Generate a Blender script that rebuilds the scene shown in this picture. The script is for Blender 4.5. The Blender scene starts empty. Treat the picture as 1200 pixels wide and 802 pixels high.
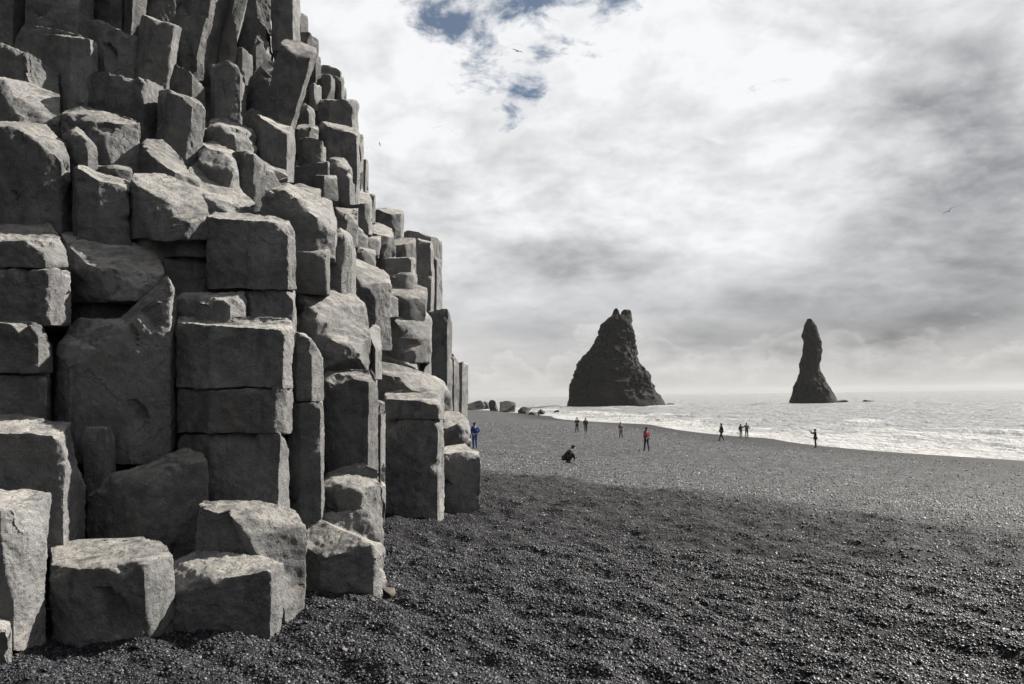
import bpy, bmesh, math, random
import numpy as np
from mathutils import Vector, Matrix
from mathutils.geometry import tessellate_polygon

scene = bpy.context.scene
R_ = math.radians

# ------------------------------------------------------------------ camera
CAM = Vector((0.0, 0.0, 1.55))
FPX = 900.0                                   # focal length in pixels of a 1200 px wide picture
PITCH, ROLL = R_(4.03), R_(0.82)
_f = Vector((0, math.cos(PITCH), math.sin(PITCH)))
_r0 = Vector((1, 0, 0)); _u0 = Vector((0, -math.sin(PITCH), math.cos(PITCH)))
_r = _r0 * math.cos(ROLL) - _u0 * math.sin(ROLL)
_u = _r0 * math.sin(ROLL) + _u0 * math.cos(ROLL)
cam_data = bpy.data.cameras.new('camera')
cam_data.sensor_width = 36.0
cam_data.lens = 36.0 * FPX / 1200.0
cam_data.clip_start = 0.05
cam_data.clip_end = 80000.0
cam = bpy.data.objects.new('camera', cam_data)
m = Matrix((_r, _u, -_f)).transposed().to_4x4(); m.translation = CAM
cam.matrix_world = m
scene.collection.objects.link(cam)
scene.camera = cam

def ray(x, y):
    return _f + _r * ((x - 600.0) / FPX) - _u * ((y - 401.0) / FPX)
def at(x, y, d):
    """the world point that lies d metres ahead of the camera behind a spot of the picture"""
    return CAM + ray(x, y) * d

# ------------------------------------------------------------------ sky, sun, exposure
SUN_AZ, SUN_EL = 69.0, 38.0                   # degrees right of straight ahead, above the horizon
world = bpy.data.worlds.new('World'); scene.world = world
world.use_nodes = True
NT = world.node_tree; NT.nodes.clear()

class G:
    """tiny helper for building node graphs"""
    def __init__(self, nt): self.nt = nt
    def n(self, t, **kw):
        x = self.nt.nodes.new(t)
        for k, v in kw.items(): setattr(x, k, v)
        return x
    def link(self, a, b): self.nt.links.new(a, b)
    def put(self, sock, v):
        if isinstance(v, bpy.types.NodeSocket): self.link(v, sock)
        else: sock.default_value = v
    def m(self, op, a, b=None, c=None, clamp=False):
        x = self.n('ShaderNodeMath', operation=op, use_clamp=clamp)
        self.put(x.inputs[0], a)
        if b is not None: self.put(x.inputs[1], b)
        if c is not None: self.put(x.inputs[2], c)
        return x.outputs[0]
    def vm(self, op, a, b=None):
        x = self.n('ShaderNodeVectorMath', operation=op)
        self.put(x.inputs[0], a)
        if b is not None: self.put(x.inputs[1], b)
        return x.outputs[0]
    def comb(self, x, y, z):
        c = self.n('ShaderNodeCombineXYZ')
        for s, v in zip(c.inputs, (x, y, z)): self.put(s, v)
        return c.outputs[0]
    def noise(self, vec, scale, detail=4, rough=0.55, dist=0.0, col=False):
        x = self.n('ShaderNodeTexNoise')
        self.put(x.inputs['Vector'], vec)
        x.inputs['Scale'].default_value = scale; x.inputs['Detail'].default_value = detail
        x.inputs['Roughness'].default_value = rough; x.inputs['Distortion'].default_value = dist
        return x.outputs['Color' if col else 'Fac']
    def ss(self, v, a, b, lo=0.0, hi=1.0):
        x = self.n('ShaderNodeMapRange', interpolation_type='SMOOTHSTEP')
        self.put(x.inputs['Value'], v)
        x.inputs['From Min'].default_value = a; x.inputs['From Max'].default_value = b
        x.inputs['To Min'].default_value = lo; x.inputs['To Max'].default_value = hi
        return x.outputs[0]
    def mix(self, f, a, b, typ='MIX'):
        x = self.n('ShaderNodeMix', data_type='RGBA', blend_type=typ)
        self.put(x.inputs[0], f); self.put(x.inputs[6], a); self.put(x.inputs[7], b)
        return x.outputs[2]
    def ramp(self, f, stops):
        x = self.n('ShaderNodeValToRGB')
        el = x.color_ramp.elements
        while len(el) < len(stops): el.new(0.5)
        for e, (p, c) in zip(el, stops):
            e.position = p; e.color = (*c, 1) if len(c) == 3 else c
        self.put(x.inputs[0], f)
        return x.outputs[0]

g = G(NT)
tc = g.n('ShaderNodeTexCoord')
D = g.vm('NORMALIZE', tc.outputs['Generated'])
sep = g.n('ShaderNodeSeparateXYZ'); g.link(D, sep.inputs[0])
dx, dy, dz = sep.outputs
az = g.m('MULTIPLY', g.m('ARCTAN2', dx, dy), 57.29578)
el = g.m('MULTIPLY', g.m('ARCSINE', dz), 57.29578)
# cloud sheet seen in perspective: distant cloud flattens towards the horizon
zz = g.m('ADD', g.m('MAXIMUM', dz, 0.0), 0.30)
P = g.comb(g.m('DIVIDE', dx, zz), g.m('DIVIDE', dy, zz), 0.0)
P = g.vm('ADD', P, (3.1, 7.7, 0.4))
big = g.noise(P, 1.75, 5, 0.52, 0.6)
mid0 = g.noise(P, 4.2, 8, 0.56, 0.5)
puff = g.m('ABSOLUTE', g.m('MULTIPLY_ADD', g.noise(g.vm('ADD', P, (5.0, 2.0, 0.0)), 3.4, 7, 0.52, 0.3), 2.0, -1.0))
mid = g.m('ADD', g.m('MULTIPLY', mid0, 0.65), g.m('MULTIPLY', puff, 0.55))
mid = g.m('ADD', mid, 0.07)
warpn = g.noise(P, 2.2, 6, 0.6, 0.0, col=True)
wx = g.n('ShaderNodeSeparateXYZ'); g.link(warpn, wx.inputs[0])
streak = g.noise(g.comb(g.m('MULTIPLY', az, 0.035), g.m('MULTIPLY', el, 0.28), 2.0), 1.6, 7, 0.55, 0.3)
azw = g.m('ADD', az, g.m('MULTIPLY', g.m('SUBTRACT', wx.outputs[0], 0.5), 15.0))
elw = g.m('ADD', el, g.m('MULTIPLY', g.m('SUBTRACT', wx.outputs[1], 0.5), 7.0))
def ang(px, py):
    v = ray(px, py).normalized()
    return math.degrees(math.atan2(v.x, v.y)), math.degrees(math.asin(v.z))
def blob(px, py, sa, se, warp=True):
    a0, e0 = ang(px, py)
    u = g.m('DIVIDE', g.m('SUBTRACT', azw if warp else az, a0), sa)
    v = g.m('DIVIDE', g.m('SUBTRACT', elw if warp else el, e0), se)
    s = g.m('ADD', g.m('MULTIPLY', u, u), g.m('MULTIPLY', v, v))
    return g.m('POWER', 2.71828, g.m('MULTIPLY', s, -1.0))
def add(*t):
    r = t[0]
    for q in t[1:]: r = g.m('ADD', r, q)
    return r
def sc(v, k): return g.m('MULTIPLY', v, k)

fin = g.noise(P, 12.0, 10, 0.62, 0.3)
val = add(0.77,
          g.m('MULTIPLY', g.m('SUBTRACT', fin, 0.5), g.ss(el, 3.0, 16.0, 0.12, 0.48)),
          sc(g.m('SUBTRACT', big, 0.5), 0.80),
          g.m('MULTIPLY', g.m('SUBTRACT', mid, 0.5), g.ss(el, 3.0, 17.0, 0.40, 0.92)),
          sc(blob(830, 130, 15, 12), 0.12),        # thin bright cloud in front of the hidden sun
          sc(blob(480, 150, 13, 9), 0.12),
          sc(blob(1160, 200, 8, 11), -0.22),       # thick grey bank
          sc(blob(1120, 60, 5, 7), -0.16),
          sc(blob(640, 305, 9, 1.5), -0.32),       # grey bars over the sea
          sc(blob(1040, 360, 16, 3.0), -0.34),
          sc(blob(760, 390, 22, 2.4), -0.12),
          sc(g.m('SUBTRACT', streak, 0.5), g.ss(el, 2.0, 16.0, 0.36, 0.0)),
          )
# heaped cloud low over the sea
cumn = g.noise(g.comb(sc(az, 0.22), sc(el, 0.30), 5.0), 1.25, 8, 0.58, 0.15)
hl = add(3.6, sc(g.m('SUBTRACT', cumn, 0.5), 11.0))
cum = g.m('MULTIPLY', g.ss(g.m('SUBTRACT', hl, el), 0.0, 1.1), g.ss(el, 0.2, 2.2))
edge = g.m('MULTIPLY', g.ss(g.m('SUBTRACT', hl, el), 0.0, 0.7), g.ss(g.m('SUBTRACT', hl, el), 2.6, 0.5))
val = add(val, sc(edge, 0.15), sc(cum, -0.05))
low = g.ss(el, 11.0, 1.0)
val = g.m('ADD', g.m('MULTIPLY', val, g.m('SUBTRACT', 1.0, sc(low, 0.38))), sc(low, 0.145))
val = g.m('MAXIMUM', g.m('MINIMUM', val, 0.95), 0.22)
# thin cloud scatters forward: the sheet is brightest on the sun's side of the sky
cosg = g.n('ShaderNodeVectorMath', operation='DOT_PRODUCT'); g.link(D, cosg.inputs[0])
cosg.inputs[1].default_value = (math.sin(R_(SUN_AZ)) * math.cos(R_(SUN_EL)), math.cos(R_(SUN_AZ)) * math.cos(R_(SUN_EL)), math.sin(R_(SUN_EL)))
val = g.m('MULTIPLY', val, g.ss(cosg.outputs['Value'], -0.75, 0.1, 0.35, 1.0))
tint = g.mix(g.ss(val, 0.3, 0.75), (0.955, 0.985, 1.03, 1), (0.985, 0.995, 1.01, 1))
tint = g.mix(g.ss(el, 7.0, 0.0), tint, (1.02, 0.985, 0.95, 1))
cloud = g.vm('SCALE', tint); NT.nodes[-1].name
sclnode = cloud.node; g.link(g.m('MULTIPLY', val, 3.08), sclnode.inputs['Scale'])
# openings where blue sky shows
hole = add(sc(blob(606, 24, 8.6, 3.5), 0.94), sc(blob(606, 132, 3.6, 2.4), 0.92), sc(blob(740, 2, 4, 2), 0.45),
           g.m('MULTIPLY', g.ss(el, 30, 55), g.ss(big, 0.5, 0.35)))
hole = g.ss(g.m('ADD', hole, g.m('ADD', sc(g.m('SUBTRACT', mid, 0.5), 1.9), sc(g.m('SUBTRACT', fin, 0.5), 2.2))), 0.46, 1.0, 0.0, 0.93)
nsky = g.n('ShaderNodeTexSky', sky_type='NISHITA', sun_disc=False,
           sun_elevation=R_(SUN_EL), sun_rotation=R_(SUN_AZ), altitude=0.0)
blue = g.mix(1.0, nsky.outputs[0], (0.17, 0.19, 0.20, 1), 'MULTIPLY')
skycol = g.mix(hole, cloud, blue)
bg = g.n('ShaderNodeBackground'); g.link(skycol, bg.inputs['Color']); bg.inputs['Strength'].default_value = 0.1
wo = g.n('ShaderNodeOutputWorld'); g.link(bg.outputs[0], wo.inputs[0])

sun_data = bpy.data.lights.new('sun', 'SUN')
sun_data.energy = 5.0; sun_data.angle = R_(0.8); sun_data.color = (1.0, 0.945, 0.865)
sun = bpy.data.objects.new('sun', sun_data)
_sd = Vector((math.sin(R_(SUN_AZ)) * math.cos(R_(SUN_EL)), math.cos(R_(SUN_AZ)) * math.cos(R_(SUN_EL)), math.sin(R_(SUN_EL))))
sun.rotation_euler = _sd.to_track_quat('Z', 'Y').to_euler()
sun.location = (30, 20, 40)
scene.collection.objects.link(sun)

vs = scene.view_settings
vs.view_transform = 'Standard'; vs.look = 'None'; vs.exposure = 1.7; vs.gamma = 1.0
vs.use_curve_mapping = False
scene.render.engine = 'CYCLES'
scene.cycles.use_denoising = True
scene.cycles.max_bounces = 5
scene.cycles.diffuse_bounces = 3
scene.cycles.glossy_bounces = 2
scene.cycles.caustics_reflective = False
scene.cycles.caustics_refractive = False

# ------------------------------------------------------------------ helpers
COL = scene.collection
rng = random.Random(11)
nprng = np.random.default_rng(5)

_perm = np.random.default_rng(3).permutation(256)
_perm = np.concatenate([_perm, _perm, _perm])
_grad = np.random.default_rng(4).normal(size=(256, 3)); _grad /= np.linalg.norm(_grad, axis=1)[:, None]
def gn(p):
    """gradient noise, about -0.6..0.6"""
    p = np.asarray(p, float); i = np.floor(p).astype(int); f = p - i
    w = f * f * f * (f * (f * 6 - 15) + 10)
    i &= 255
    out = 0.0
    for a in (0, 1):
        for b in (0, 1):
            for c in (0, 1):
                h = _perm[_perm[_perm[(i[:, 0] + a) & 255] + ((i[:, 1] + b) & 255)] + ((i[:, 2] + c) & 255)]
                gr = _grad[h]
                dd = gr[:, 0] * (f[:, 0] - a) + gr[:, 1] * (f[:, 1] - b) + gr[:, 2] * (f[:, 2] - c)
                ww = (w[:, 0] if a else 1 - w[:, 0]) * (w[:, 1] if b else 1 - w[:, 1]) * (w[:, 2] if c else 1 - w[:, 2])
                out = out + dd * ww
    return out
def fbm(p, oct=4, gain=0.5):
    p = np.asarray(p, float); a = 1.0; s = 0.0
    for k in range(oct):
        s = s + a * gn(p * (2.03 ** k) + 17.3 * k); a *= gain
    return s
def sstep(v, a, b):
    t = np.clip((v - a) / (b - a), 0, 1); return t * t * (3 - 2 * t)

def mesh_obj(name, verts, faces, mat, parent=None, smooth=True):
    me = bpy.data.meshes.new(name)
    me.from_pydata([tuple(v) for v in verts], [], [tuple(f) for f in faces])
    me.update()
    if smooth: me.polygons.foreach_set('use_smooth', [True] * len(me.polygons))
    if mat: me.materials.append(mat)
    o = bpy.data.objects.new(name, me); COL.objects.link(o)
    if parent: o.parent = parent
    return o
def empty(name, loc):
    o = bpy.data.objects.new(name, None); o.location = loc; o.empty_display_size = 0.3
    COL.objects.link(o); return o
def tag(o, label=None, cat=None, group=None, kind=None):
    for k, v in (('label', label), ('category', cat), ('group', group), ('kind', kind)):
        if v: o[k] = v
    return o
def grid_mesh(name, X, Y, Z, mat):
    """a sheet from 2-D arrays of coordinates, made with numpy"""
    nr, nc = X.shape
    co = np.stack([X, Y, Z], -1).reshape(-1, 3)
    idx = np.arange(nr * nc).reshape(nr, nc)
    q = np.stack([idx[:-1, :-1], idx[:-1, 1:], idx[1:, 1:], idx[1:, :-1]], -1).reshape(-1, 4)
    me = bpy.data.meshes.new(name)
    me.vertices.add(len(co)); me.vertices.foreach_set('co', co.ravel())
    me.loops.add(q.size); me.loops.foreach_set('vertex_index', q.ravel())
    me.polygons.add(len(q)); me.polygons.foreach_set('loop_start', np.arange(0, q.size, 4))
    me.polygons.foreach_set('use_smooth', np.ones(len(q), bool))
    me.update(calc_edges=True); me.validate()
    me.materials.append(mat)
    o = bpy.data.objects.new(name, me); COL.objects.link(o)
    return o

# ------------------------------------------------------------------ materials
def new_mat(name):
    mt = bpy.data.materials.new(name); mt.use_nodes = True
    nt = mt.node_tree
    b = nt.nodes['Principled BSDF']
    return mt, G(nt), b
def plain(name, col, rough=0.8, var=0.25, scale=9.0, spec=0.3):
    mt, g, b = new_mat(name)
    pos = g.n('ShaderNodeTexCoord').outputs['Object']
    n = g.noise(pos, scale, 4, 0.6)
    lo = tuple(c * (1 - var) for c in col) + (1,); hi = tuple(min(1, c * (1 + var)) for c in col) + (1,)
    g.link(g.mix(n, lo, hi), b.inputs['Base Color'])
    b.inputs['Roughness'].default_value = rough
    b.inputs['Specular IOR Level'].default_value = spec
    return mt
def bump(g, b, h, strength, dist, prev=None):
    x = g.n('ShaderNodeBump'); x.inputs['Strength'].default_value = strength; x.inputs['Distance'].default_value = dist
    g.put(x.inputs['Height'], h)
    if prev is not None: g.link(prev, x.inputs['Normal'])
    if b is not None: g.link(x.outputs[0], b.inputs['Normal'])
    return x.outputs[0]

def basalt_material():
    mt, g, b = new_mat('basalt')
    geo = g.n('ShaderNodeNewGeometry'); pos = geo.outputs['Position']
    oi = g.n('ShaderNodeObjectInfo')
    p2 = g.vm('ADD', pos, g.comb(g.m('MULTIPLY', oi.outputs['Random'], 13.0), 0.0, g.m('MULTIPLY', oi.outputs['Random'], 7.0)))
    big = g.noise(p2, 1.3, 5, 0.6, 0.4)
    mid = g.noise(p2, 7.0, 6, 0.62, 0.3)
    fine = g.noise(p2, 55.0, 5, 0.65)
    grain = g.noise(p2, 170.0, 3, 0.6)
    stretch = g.vm('MULTIPLY', p2, (1.0, 1.0, 0.16))
    run = g.noise(stretch, 6.0, 5, 0.6)
    c = g.ramp(big, [(0.30, (0.056, 0.057, 0.061)), (0.50, (0.110, 0.111, 0.114)), (0.70, (0.188, 0.186, 0.183))])
    c = g.mix(g.ss(mid, 0.35, 0.70, 0.0, 0.55), c, (0.205, 0.202, 0.196, 1))
    c = g.mix(g.ss(run, 0.54, 0.70, 0.0, 0.62), c, (0.052, 0.053, 0.056, 1))
    # pits, lichen crust and dust on level tops, paled further to read as sunlit
    c = g.mix(g.ss(fine, 0.55, 0.68, 0.0, 0.52), c, (0.048, 0.048, 0.049, 1))
    c = g.mix(g.ss(fine, 0.42, 0.30, 0.0, 0.36), c, (0.31, 0.30, 0.28, 1))
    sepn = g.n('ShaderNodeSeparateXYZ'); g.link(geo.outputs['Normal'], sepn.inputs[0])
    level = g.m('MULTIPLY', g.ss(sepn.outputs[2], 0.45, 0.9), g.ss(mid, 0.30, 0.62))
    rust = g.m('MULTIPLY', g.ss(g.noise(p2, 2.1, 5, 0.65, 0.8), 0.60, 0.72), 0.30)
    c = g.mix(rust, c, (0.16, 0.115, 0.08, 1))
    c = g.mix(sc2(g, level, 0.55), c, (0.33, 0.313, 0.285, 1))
    specks = g.noise(p2, 26.0, 2, 0.5, 0.6)
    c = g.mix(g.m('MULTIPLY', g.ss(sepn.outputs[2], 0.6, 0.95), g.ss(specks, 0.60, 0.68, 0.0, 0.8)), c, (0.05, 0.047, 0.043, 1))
    hsv = g.n('ShaderNodeHueSaturation'); g.link(c, hsv.inputs['Color'])
    g.link(g.m('MULTIPLY_ADD', g.noise(g.comb(g.m('MULTIPLY', oi.outputs['Random'], 91.0), 0.3, 0.0), 1.0, 1), 1.1, 0.42), hsv.inputs['Value'])
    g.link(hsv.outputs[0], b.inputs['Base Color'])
    b.inputs['Roughness'].default_value = 0.88
    b.inputs['Specular IOR Level'].default_value = 0.22
    vc = g.n('ShaderNodeTexVoronoi', feature='DISTANCE_TO_EDGE'); vc.inputs['Scale'].default_value = 1.0
    g.link(g.vm('ADD', g.vm('MULTIPLY', p2, (0.75, 0.75, 1.5)), g.vm('MULTIPLY', g.noise(p2, 3.0, 4, 0.6, 0.0, col=True), (0.28, 0.28, 0.28))), vc.inputs['Vector'])
    crack = g.m('MULTIPLY', g.ss(vc.outputs['Distance'], 0.009, 0.0), g.ss(big, 0.56, 0.64))
    n0 = bump(g, None, g.m('SUBTRACT', 1.0, crack), 1.0, 0.03)
    n1 = bump(g, None, mid, 0.6, 0.06, n0)
    n2 = bump(g, None, fine, 0.95, 0.026, n1)
    bump(g, b, grain, 0.75, 0.010, n2)
    return mt
def sc2(g, v, k): return g.m('MULTIPLY', v, k)
M_BASALT = basalt_material()

def stack_material():
    mt, g, b = new_mat('sea_stack_rock')
    pos = g.n('ShaderNodeNewGeometry').outputs['Position']
    big = g.noise(pos, 0.09, 7, 0.62, 0.4)
    mid = g.noise(pos, 0.5, 6, 0.65)
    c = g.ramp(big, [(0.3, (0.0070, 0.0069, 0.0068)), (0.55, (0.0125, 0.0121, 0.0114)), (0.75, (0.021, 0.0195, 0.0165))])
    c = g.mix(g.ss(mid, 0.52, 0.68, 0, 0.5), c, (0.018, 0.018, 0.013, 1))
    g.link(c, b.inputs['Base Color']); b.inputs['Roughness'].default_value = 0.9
    b.inputs['Specular IOR Level'].default_value = 0.15
    bump(g, b, mid, 0.8, 1.2)
    return mt
M_STACK = stack_material()

def boulder_material():
    mt, g, b = new_mat('dark_boulder')
    pos = g.n('ShaderNodeTexCoord').outputs['Object']
    big = g.noise(pos, 0.7, 6, 0.62, 0.4)
    c = g.ramp(big, [(0.3, (0.012, 0.0115, 0.011)), (0.6, (0.026, 0.024, 0.022)), (0.78, (0.055, 0.043, 0.036))])
    g.link(c, b.inputs['Base Color']); b.inputs['Roughness'].default_value = 0.85
    bump(g, b, g.noise(pos, 3.0, 6, 0.65), 0.7, 0.25)
    return mt
M_BOULDER = boulder_material()

def beach_material():
    mt, g, b = new_mat('black_gravel')
    pos = g.n('ShaderNodeNewGeometry').outputs['Position']
    vor = g.n('ShaderNodeTexVoronoi'); g.link(pos, vor.inputs['Vector']); vor.inputs['Scale'].default_value = 34.0
    vor2 = g.n('ShaderNodeTexVoronoi'); g.link(pos, vor2.inputs['Vector']); vor2.inputs['Scale'].default_value = 9.0
    sp = g.n('ShaderNodeSeparateXYZ'); g.link(vor.outputs['Color'], sp.inputs[0])
    sp2 = g.n('ShaderNodeSeparateXYZ'); g.link(vor2.outputs['Color'], sp2.inputs[0])
    at_ = g.n('ShaderNodeAttribute', attribute_name='zone')      # 0 = coarse dark bank, 1 = finer paler gravel below it
    z = at_.outputs['Fac']
    dark = g.ramp(sp.outputs[0], [(0.0, (0.0035, 0.0036, 0.0045)), (0.7, (0.0095, 0.0097, 0.0115)), (0.95, (0.024, 0.024, 0.025)), (1.0, (0.07, 0.068, 0.063))])
    spk = g.noise(pos, 1.1, 12, 0.88)
    pale = g.ramp(g.m('MULTIPLY_ADD', g.m('SUBTRACT', spk, 0.5), 3.2, g.m('MULTIPLY_ADD', sp2.outputs[1], 0.4, 0.22)), [(0.0, (0.009, 0.0094, 0.0105)), (0.45, (0.030, 0.031, 0.034)), (0.75, (0.088, 0.090, 0.095)), (1.0, (0.25, 0.25, 0.25))])
    big = g.noise(pos, 0.35, 5, 0.6)
    pale = g.mix(g.ss(big, 0.35, 0.65, 0.0, 0.4), pale, (0.022, 0.022, 0.022, 1))
    c = g.mix(z, dark, pale)
    wet = g.n('ShaderNodeAttribute', attribute_name='wet').outputs['Fac']
    c = g.mix(wet, c, (0.012, 0.012, 0.0125, 1))
    g.link(c, b.inputs['Base Color'])
    g.link(g.m('MULTIPLY_ADD', wet, -0.15, 0.8), b.inputs['Roughness'])
    b.inputs['Specular IOR Level'].default_value = 0.12
    bn = bump(g, None, g.m('SUBTRACT', 1.0, vor.outputs['Distance']), 0.6, 0.02)
    bump(g, b, g.noise(pos, 5.0, 5, 0.65), 0.5, 0.09, bn)
    return mt
M_BEACH = beach_material()

def pebble_material():
    mt, g, b = new_mat('pebble')
    oi = g.n('ShaderNodeObjectInfo')
    c = g.ramp(oi.outputs['Random'], [(0.0, (0.0032, 0.0036, 0.0054)), (0.55, (0.0078, 0.0086, 0.0122)), (0.85, (0.021, 0.0225, 0.029)), (0.965, (0.052, 0.054, 0.060)), (1.0, (0.13, 0.13, 0.13))])
    pos = g.n('ShaderNodeTexCoord').outputs['Object']
    n = g.noise(pos, 3.0, 4, 0.6)
    c = g.mix(g.ss(n, 0.4, 0.7, 0, 0.25), c, (0.030, 0.032, 0.038, 1))
    zn_ = g.n('ShaderNodeAttribute', attribute_name='pzone', attribute_type='INSTANCER').outputs['Fac']
    pale = g.ramp(oi.outputs['Random'], [(0.0, (0.009, 0.0094, 0.0105)), (0.5, (0.032, 0.033, 0.036)), (0.8, (0.09, 0.092, 0.097)), (1.0, (0.27, 0.27, 0.265))])
    c = g.mix(zn_, c, pale)
    g.link(c, b.inputs['Base Color']); b.inputs['Roughness'].default_value = 0.48
    b.inputs['Specular IOR Level'].default_value = 0.28
    return mt
M_PEBBLE = pebble_material()

def sea_material():
    mt, g, b = new_mat('sea_water')
    pos = g.n('ShaderNodeNewGeometry').outputs['Position']
    foam_at = g.n('ShaderNodeAttribute', attribute_name='foam').outputs['Fac']
    rot = g.n('ShaderNodeMapping'); g.link(pos, rot.inputs['Vector']); rot.inputs['Rotation'].default_value = (0, 0, R_(11))
    lay = g.vm('MULTIPLY', rot.outputs[0], (0.55, 0.16, 1.0))
    f1 = g.noise(lay, 0.55, 8, 0.66, 0.6)
    f2 = g.noise(rot.outputs[0], 0.9, 6, 0.7, 0.8)
    thr = g.m('SUBTRACT', 1.0, foam_at)
    mixn = g.m('ADD', g.m('MULTIPLY', f1, 0.62), g.m('MULTIPLY', f2, 0.38))
    foam = g.ss(g.m('SUBTRACT', mixn, g.m('MULTIPLY_ADD', thr, 0.52, 0.22)), 0.0, 0.10)
    col = g.mix(foam, (0.16, 0.165, 0.168, 1), (0.27, 0.27, 0.27, 1))
    g.link(col, b.inputs['Base Color'])
    g.link(g.m('MULTIPLY_ADD', foam, 0.4, 0.34), b.inputs['Roughness'])
    b.inputs['IOR'].default_value = 1.33
    b.inputs['Specular IOR Level'].default_value = 0.5
    w1 = g.noise(g.vm('MULTIPLY', rot.outputs[0], (1.0, 0.45, 1.0)), 0.22, 6, 0.62, 0.3)
    w2 = g.noise(g.vm('MULTIPLY', rot.outputs[0], (1.0, 0.55, 1.0)), 1.1, 5, 0.65, 0.3)
    n1 = bump(g, None, w1, 1.0, 4.5)
    bump(g, b, w2, 1.0, 1.0, n1)
    return mt
M_SEA = sea_material()

# ------------------------------------------------------------------ beach and sea
ZS = CAM.z - 5.3                                            # sea level
CZ = CAM.z
ctrl = [  # x, y, height relative to the eye
    (0, 2, -1.52), (0, 4, -1.53), (-2, 5, -1.56), (-1, 6.3, -1.60), (3, 5, -1.58), (-0.5, 11, -1.66), (2.5, 9, -1.72), (-6, 8, -1.5), (-8, 20, -1.7),
    (-0.9, 21, -2.02), (3.5, 15, -1.95), (6.9, 10.4, -1.92), (-2.1, 45, -3.1), (-4, 30, -2.4), (3.7, 51, -4.2), (9.6, 55, -4.15), (4, 30, -2.95), (11, 22, -3.1), (14, 14, -2.6),
    (7.5, 85, -4.25), (11.4, 80, -4.5), (24, 90, -5.12), (27, 70, -5.08), (21.8, 80, -4.95), (20, 35, -4.5),
    (40, 45, -5.3), (38, 57, -5.3), (30, 90, -5.3), (24, 136, -5.3), (10, 199, -5.3), (-6, 285, -5.3), (55, 10, -5.3), (70, -60, -5.3), (-20, 380, -5.3),
    (48, 60, -6.2), (40, 95, -6.2), (34, 140, -6.2), (20, 206, -6.2), (6, 295, -6.2), (66, 12, -6.2), (80, -55, -6.2),
    (120, 100, -13), (90, 200, -13), (70, 330, -13), (160, 0, -13), (60, 450, -14),
    (-9, 230, -4.35), (-20, 150, -3.8), (-40, 200, -3.4), (-10, 100, -3.6), (-30, 60, -2.4), (-60, 0, -0.6), (0, -60, -1.4), (30, -40, -3.0), (0, -6, -1.5), (8, -3, -1.8), (-40, 330, -4.6), (-90, 280, -3.0),
    (12, 3, -2.1), (25, 5, -3.3),
]
ctrl = np.array(ctrl, float)
def _ker(a, b):
    d = np.sqrt(((a[:, None, :] - b[None, :, :]) ** 2).sum(-1) + 4.0); return d
_A = np.zeros((len(ctrl) + 3, len(ctrl) + 3)); n_ = len(ctrl)
_A[:n_, :n_] = _ker(ctrl[:, :2], ctrl[:, :2]) - np.eye(n_) * 0.6
_A[:n_, n_] = 1; _A[:n_, n_ + 1:] = ctrl[:, :2] / 100; _A[n_, :n_] = 1; _A[n_ + 1:, :n_] = (ctrl[:, :2] / 100).T
_w = np.linalg.solve(_A, np.concatenate([ctrl[:, 2], np.zeros(3)]))
def ground0(x, y):
    """broad shape of the beach (arrays)"""
    sh = np.shape(x); q = np.stack([np.ravel(x), np.ravel(y)], -1).astype(float)
    out = np.empty(len(q))
    for s in range(0, len(q), 20000):
        k = q[s:s + 20000]
        out[s:s + 20000] = _ker(k, ctrl[:, :2]) @ _w[:n_] + _w[n_] + k / 100 @ _w[n_ + 1:]
    return (out + CZ).reshape(sh)
def zone_of(x, y):
    """0 on the coarse dark bank, 1 on the paler gravel seaward of its crest"""
    s = (x + 0.9) * 0.806 + (y - 21.0) * 0.592
    q = np.stack([np.ravel(x) * 0.25, np.ravel(y) * 0.25, np.ravel(x) * 0 + 3.3], -1)
    return sstep(s + 2.6 * fbm(q, 4).reshape(np.shape(x)), -0.9, 1.6)
def ground(x, y):
    x = np.asarray(x, float); y = np.asarray(y, float)
    z = ground0(x, y)
    r = np.hypot(x, y)
    q = np.stack([np.ravel(x), np.ravel(y), np.ravel(x) * 0], -1)
    # trampled, wave-heaped gravel: lumps and hollows lying along the bank
    rot = np.stack([q[:, 0] * 0.81 + q[:, 1] * 0.59, -q[:, 0] * 0.59 + q[:, 1] * 0.81, q[:, 2]], -1)
    lump = fbm(rot * np.array([3.6, 1.9, 1]), 3, 0.5).reshape(np.shape(x))
    lump = lump - 0.8 * np.abs(fbm(rot * np.array([2.6, 1.2, 1]) + 40, 2).reshape(np.shape(x)))
    lump2 = fbm(rot * np.array([1.1, 0.5, 1]) + 9, 2).reshape(np.shape(x))
    fade = 1 - 0.75 * zone_of(x, y)
    near = np.clip((90 - r) / 60, 0, 1)
    return z + near * fade * (0.088 * lump + 0.115 * lump2)

th = np.concatenate([np.linspace(-180, -48, 45)[:-1], np.linspace(-48, 48, 480), np.linspace(48, 180, 45)[1:]])
rr = np.concatenate([[0.02], np.geomspace(0.6, 2.5, 14)[:-1], np.geomspace(2.5, 40, 330)[:-1], np.geomspace(40, 700, 110)])
RR, TH = np.meshgrid(rr, np.radians(th), indexing='ij')
GX, GY = RR * np.sin(TH), RR * np.cos(TH)
GZ = ground(GX, GY)
GZ = np.maximum(GZ, ZS - 14)
beach = grid_mesh('beach', GX, GY, GZ, M_BEACH)
tag(beach, kind='structure')
zat = beach.data.attributes.new('zone', 'FLOAT', 'POINT'); zat.data.foreach_set('value', zone_of(GX, GY).ravel())
wet = sstep(GZ, ZS + 0.65, ZS + 0.25)
wat = beach.data.attributes.new('wet', 'FLOAT', 'POINT'); wat.data.foreach_set('value', wet.ravel())

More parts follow.
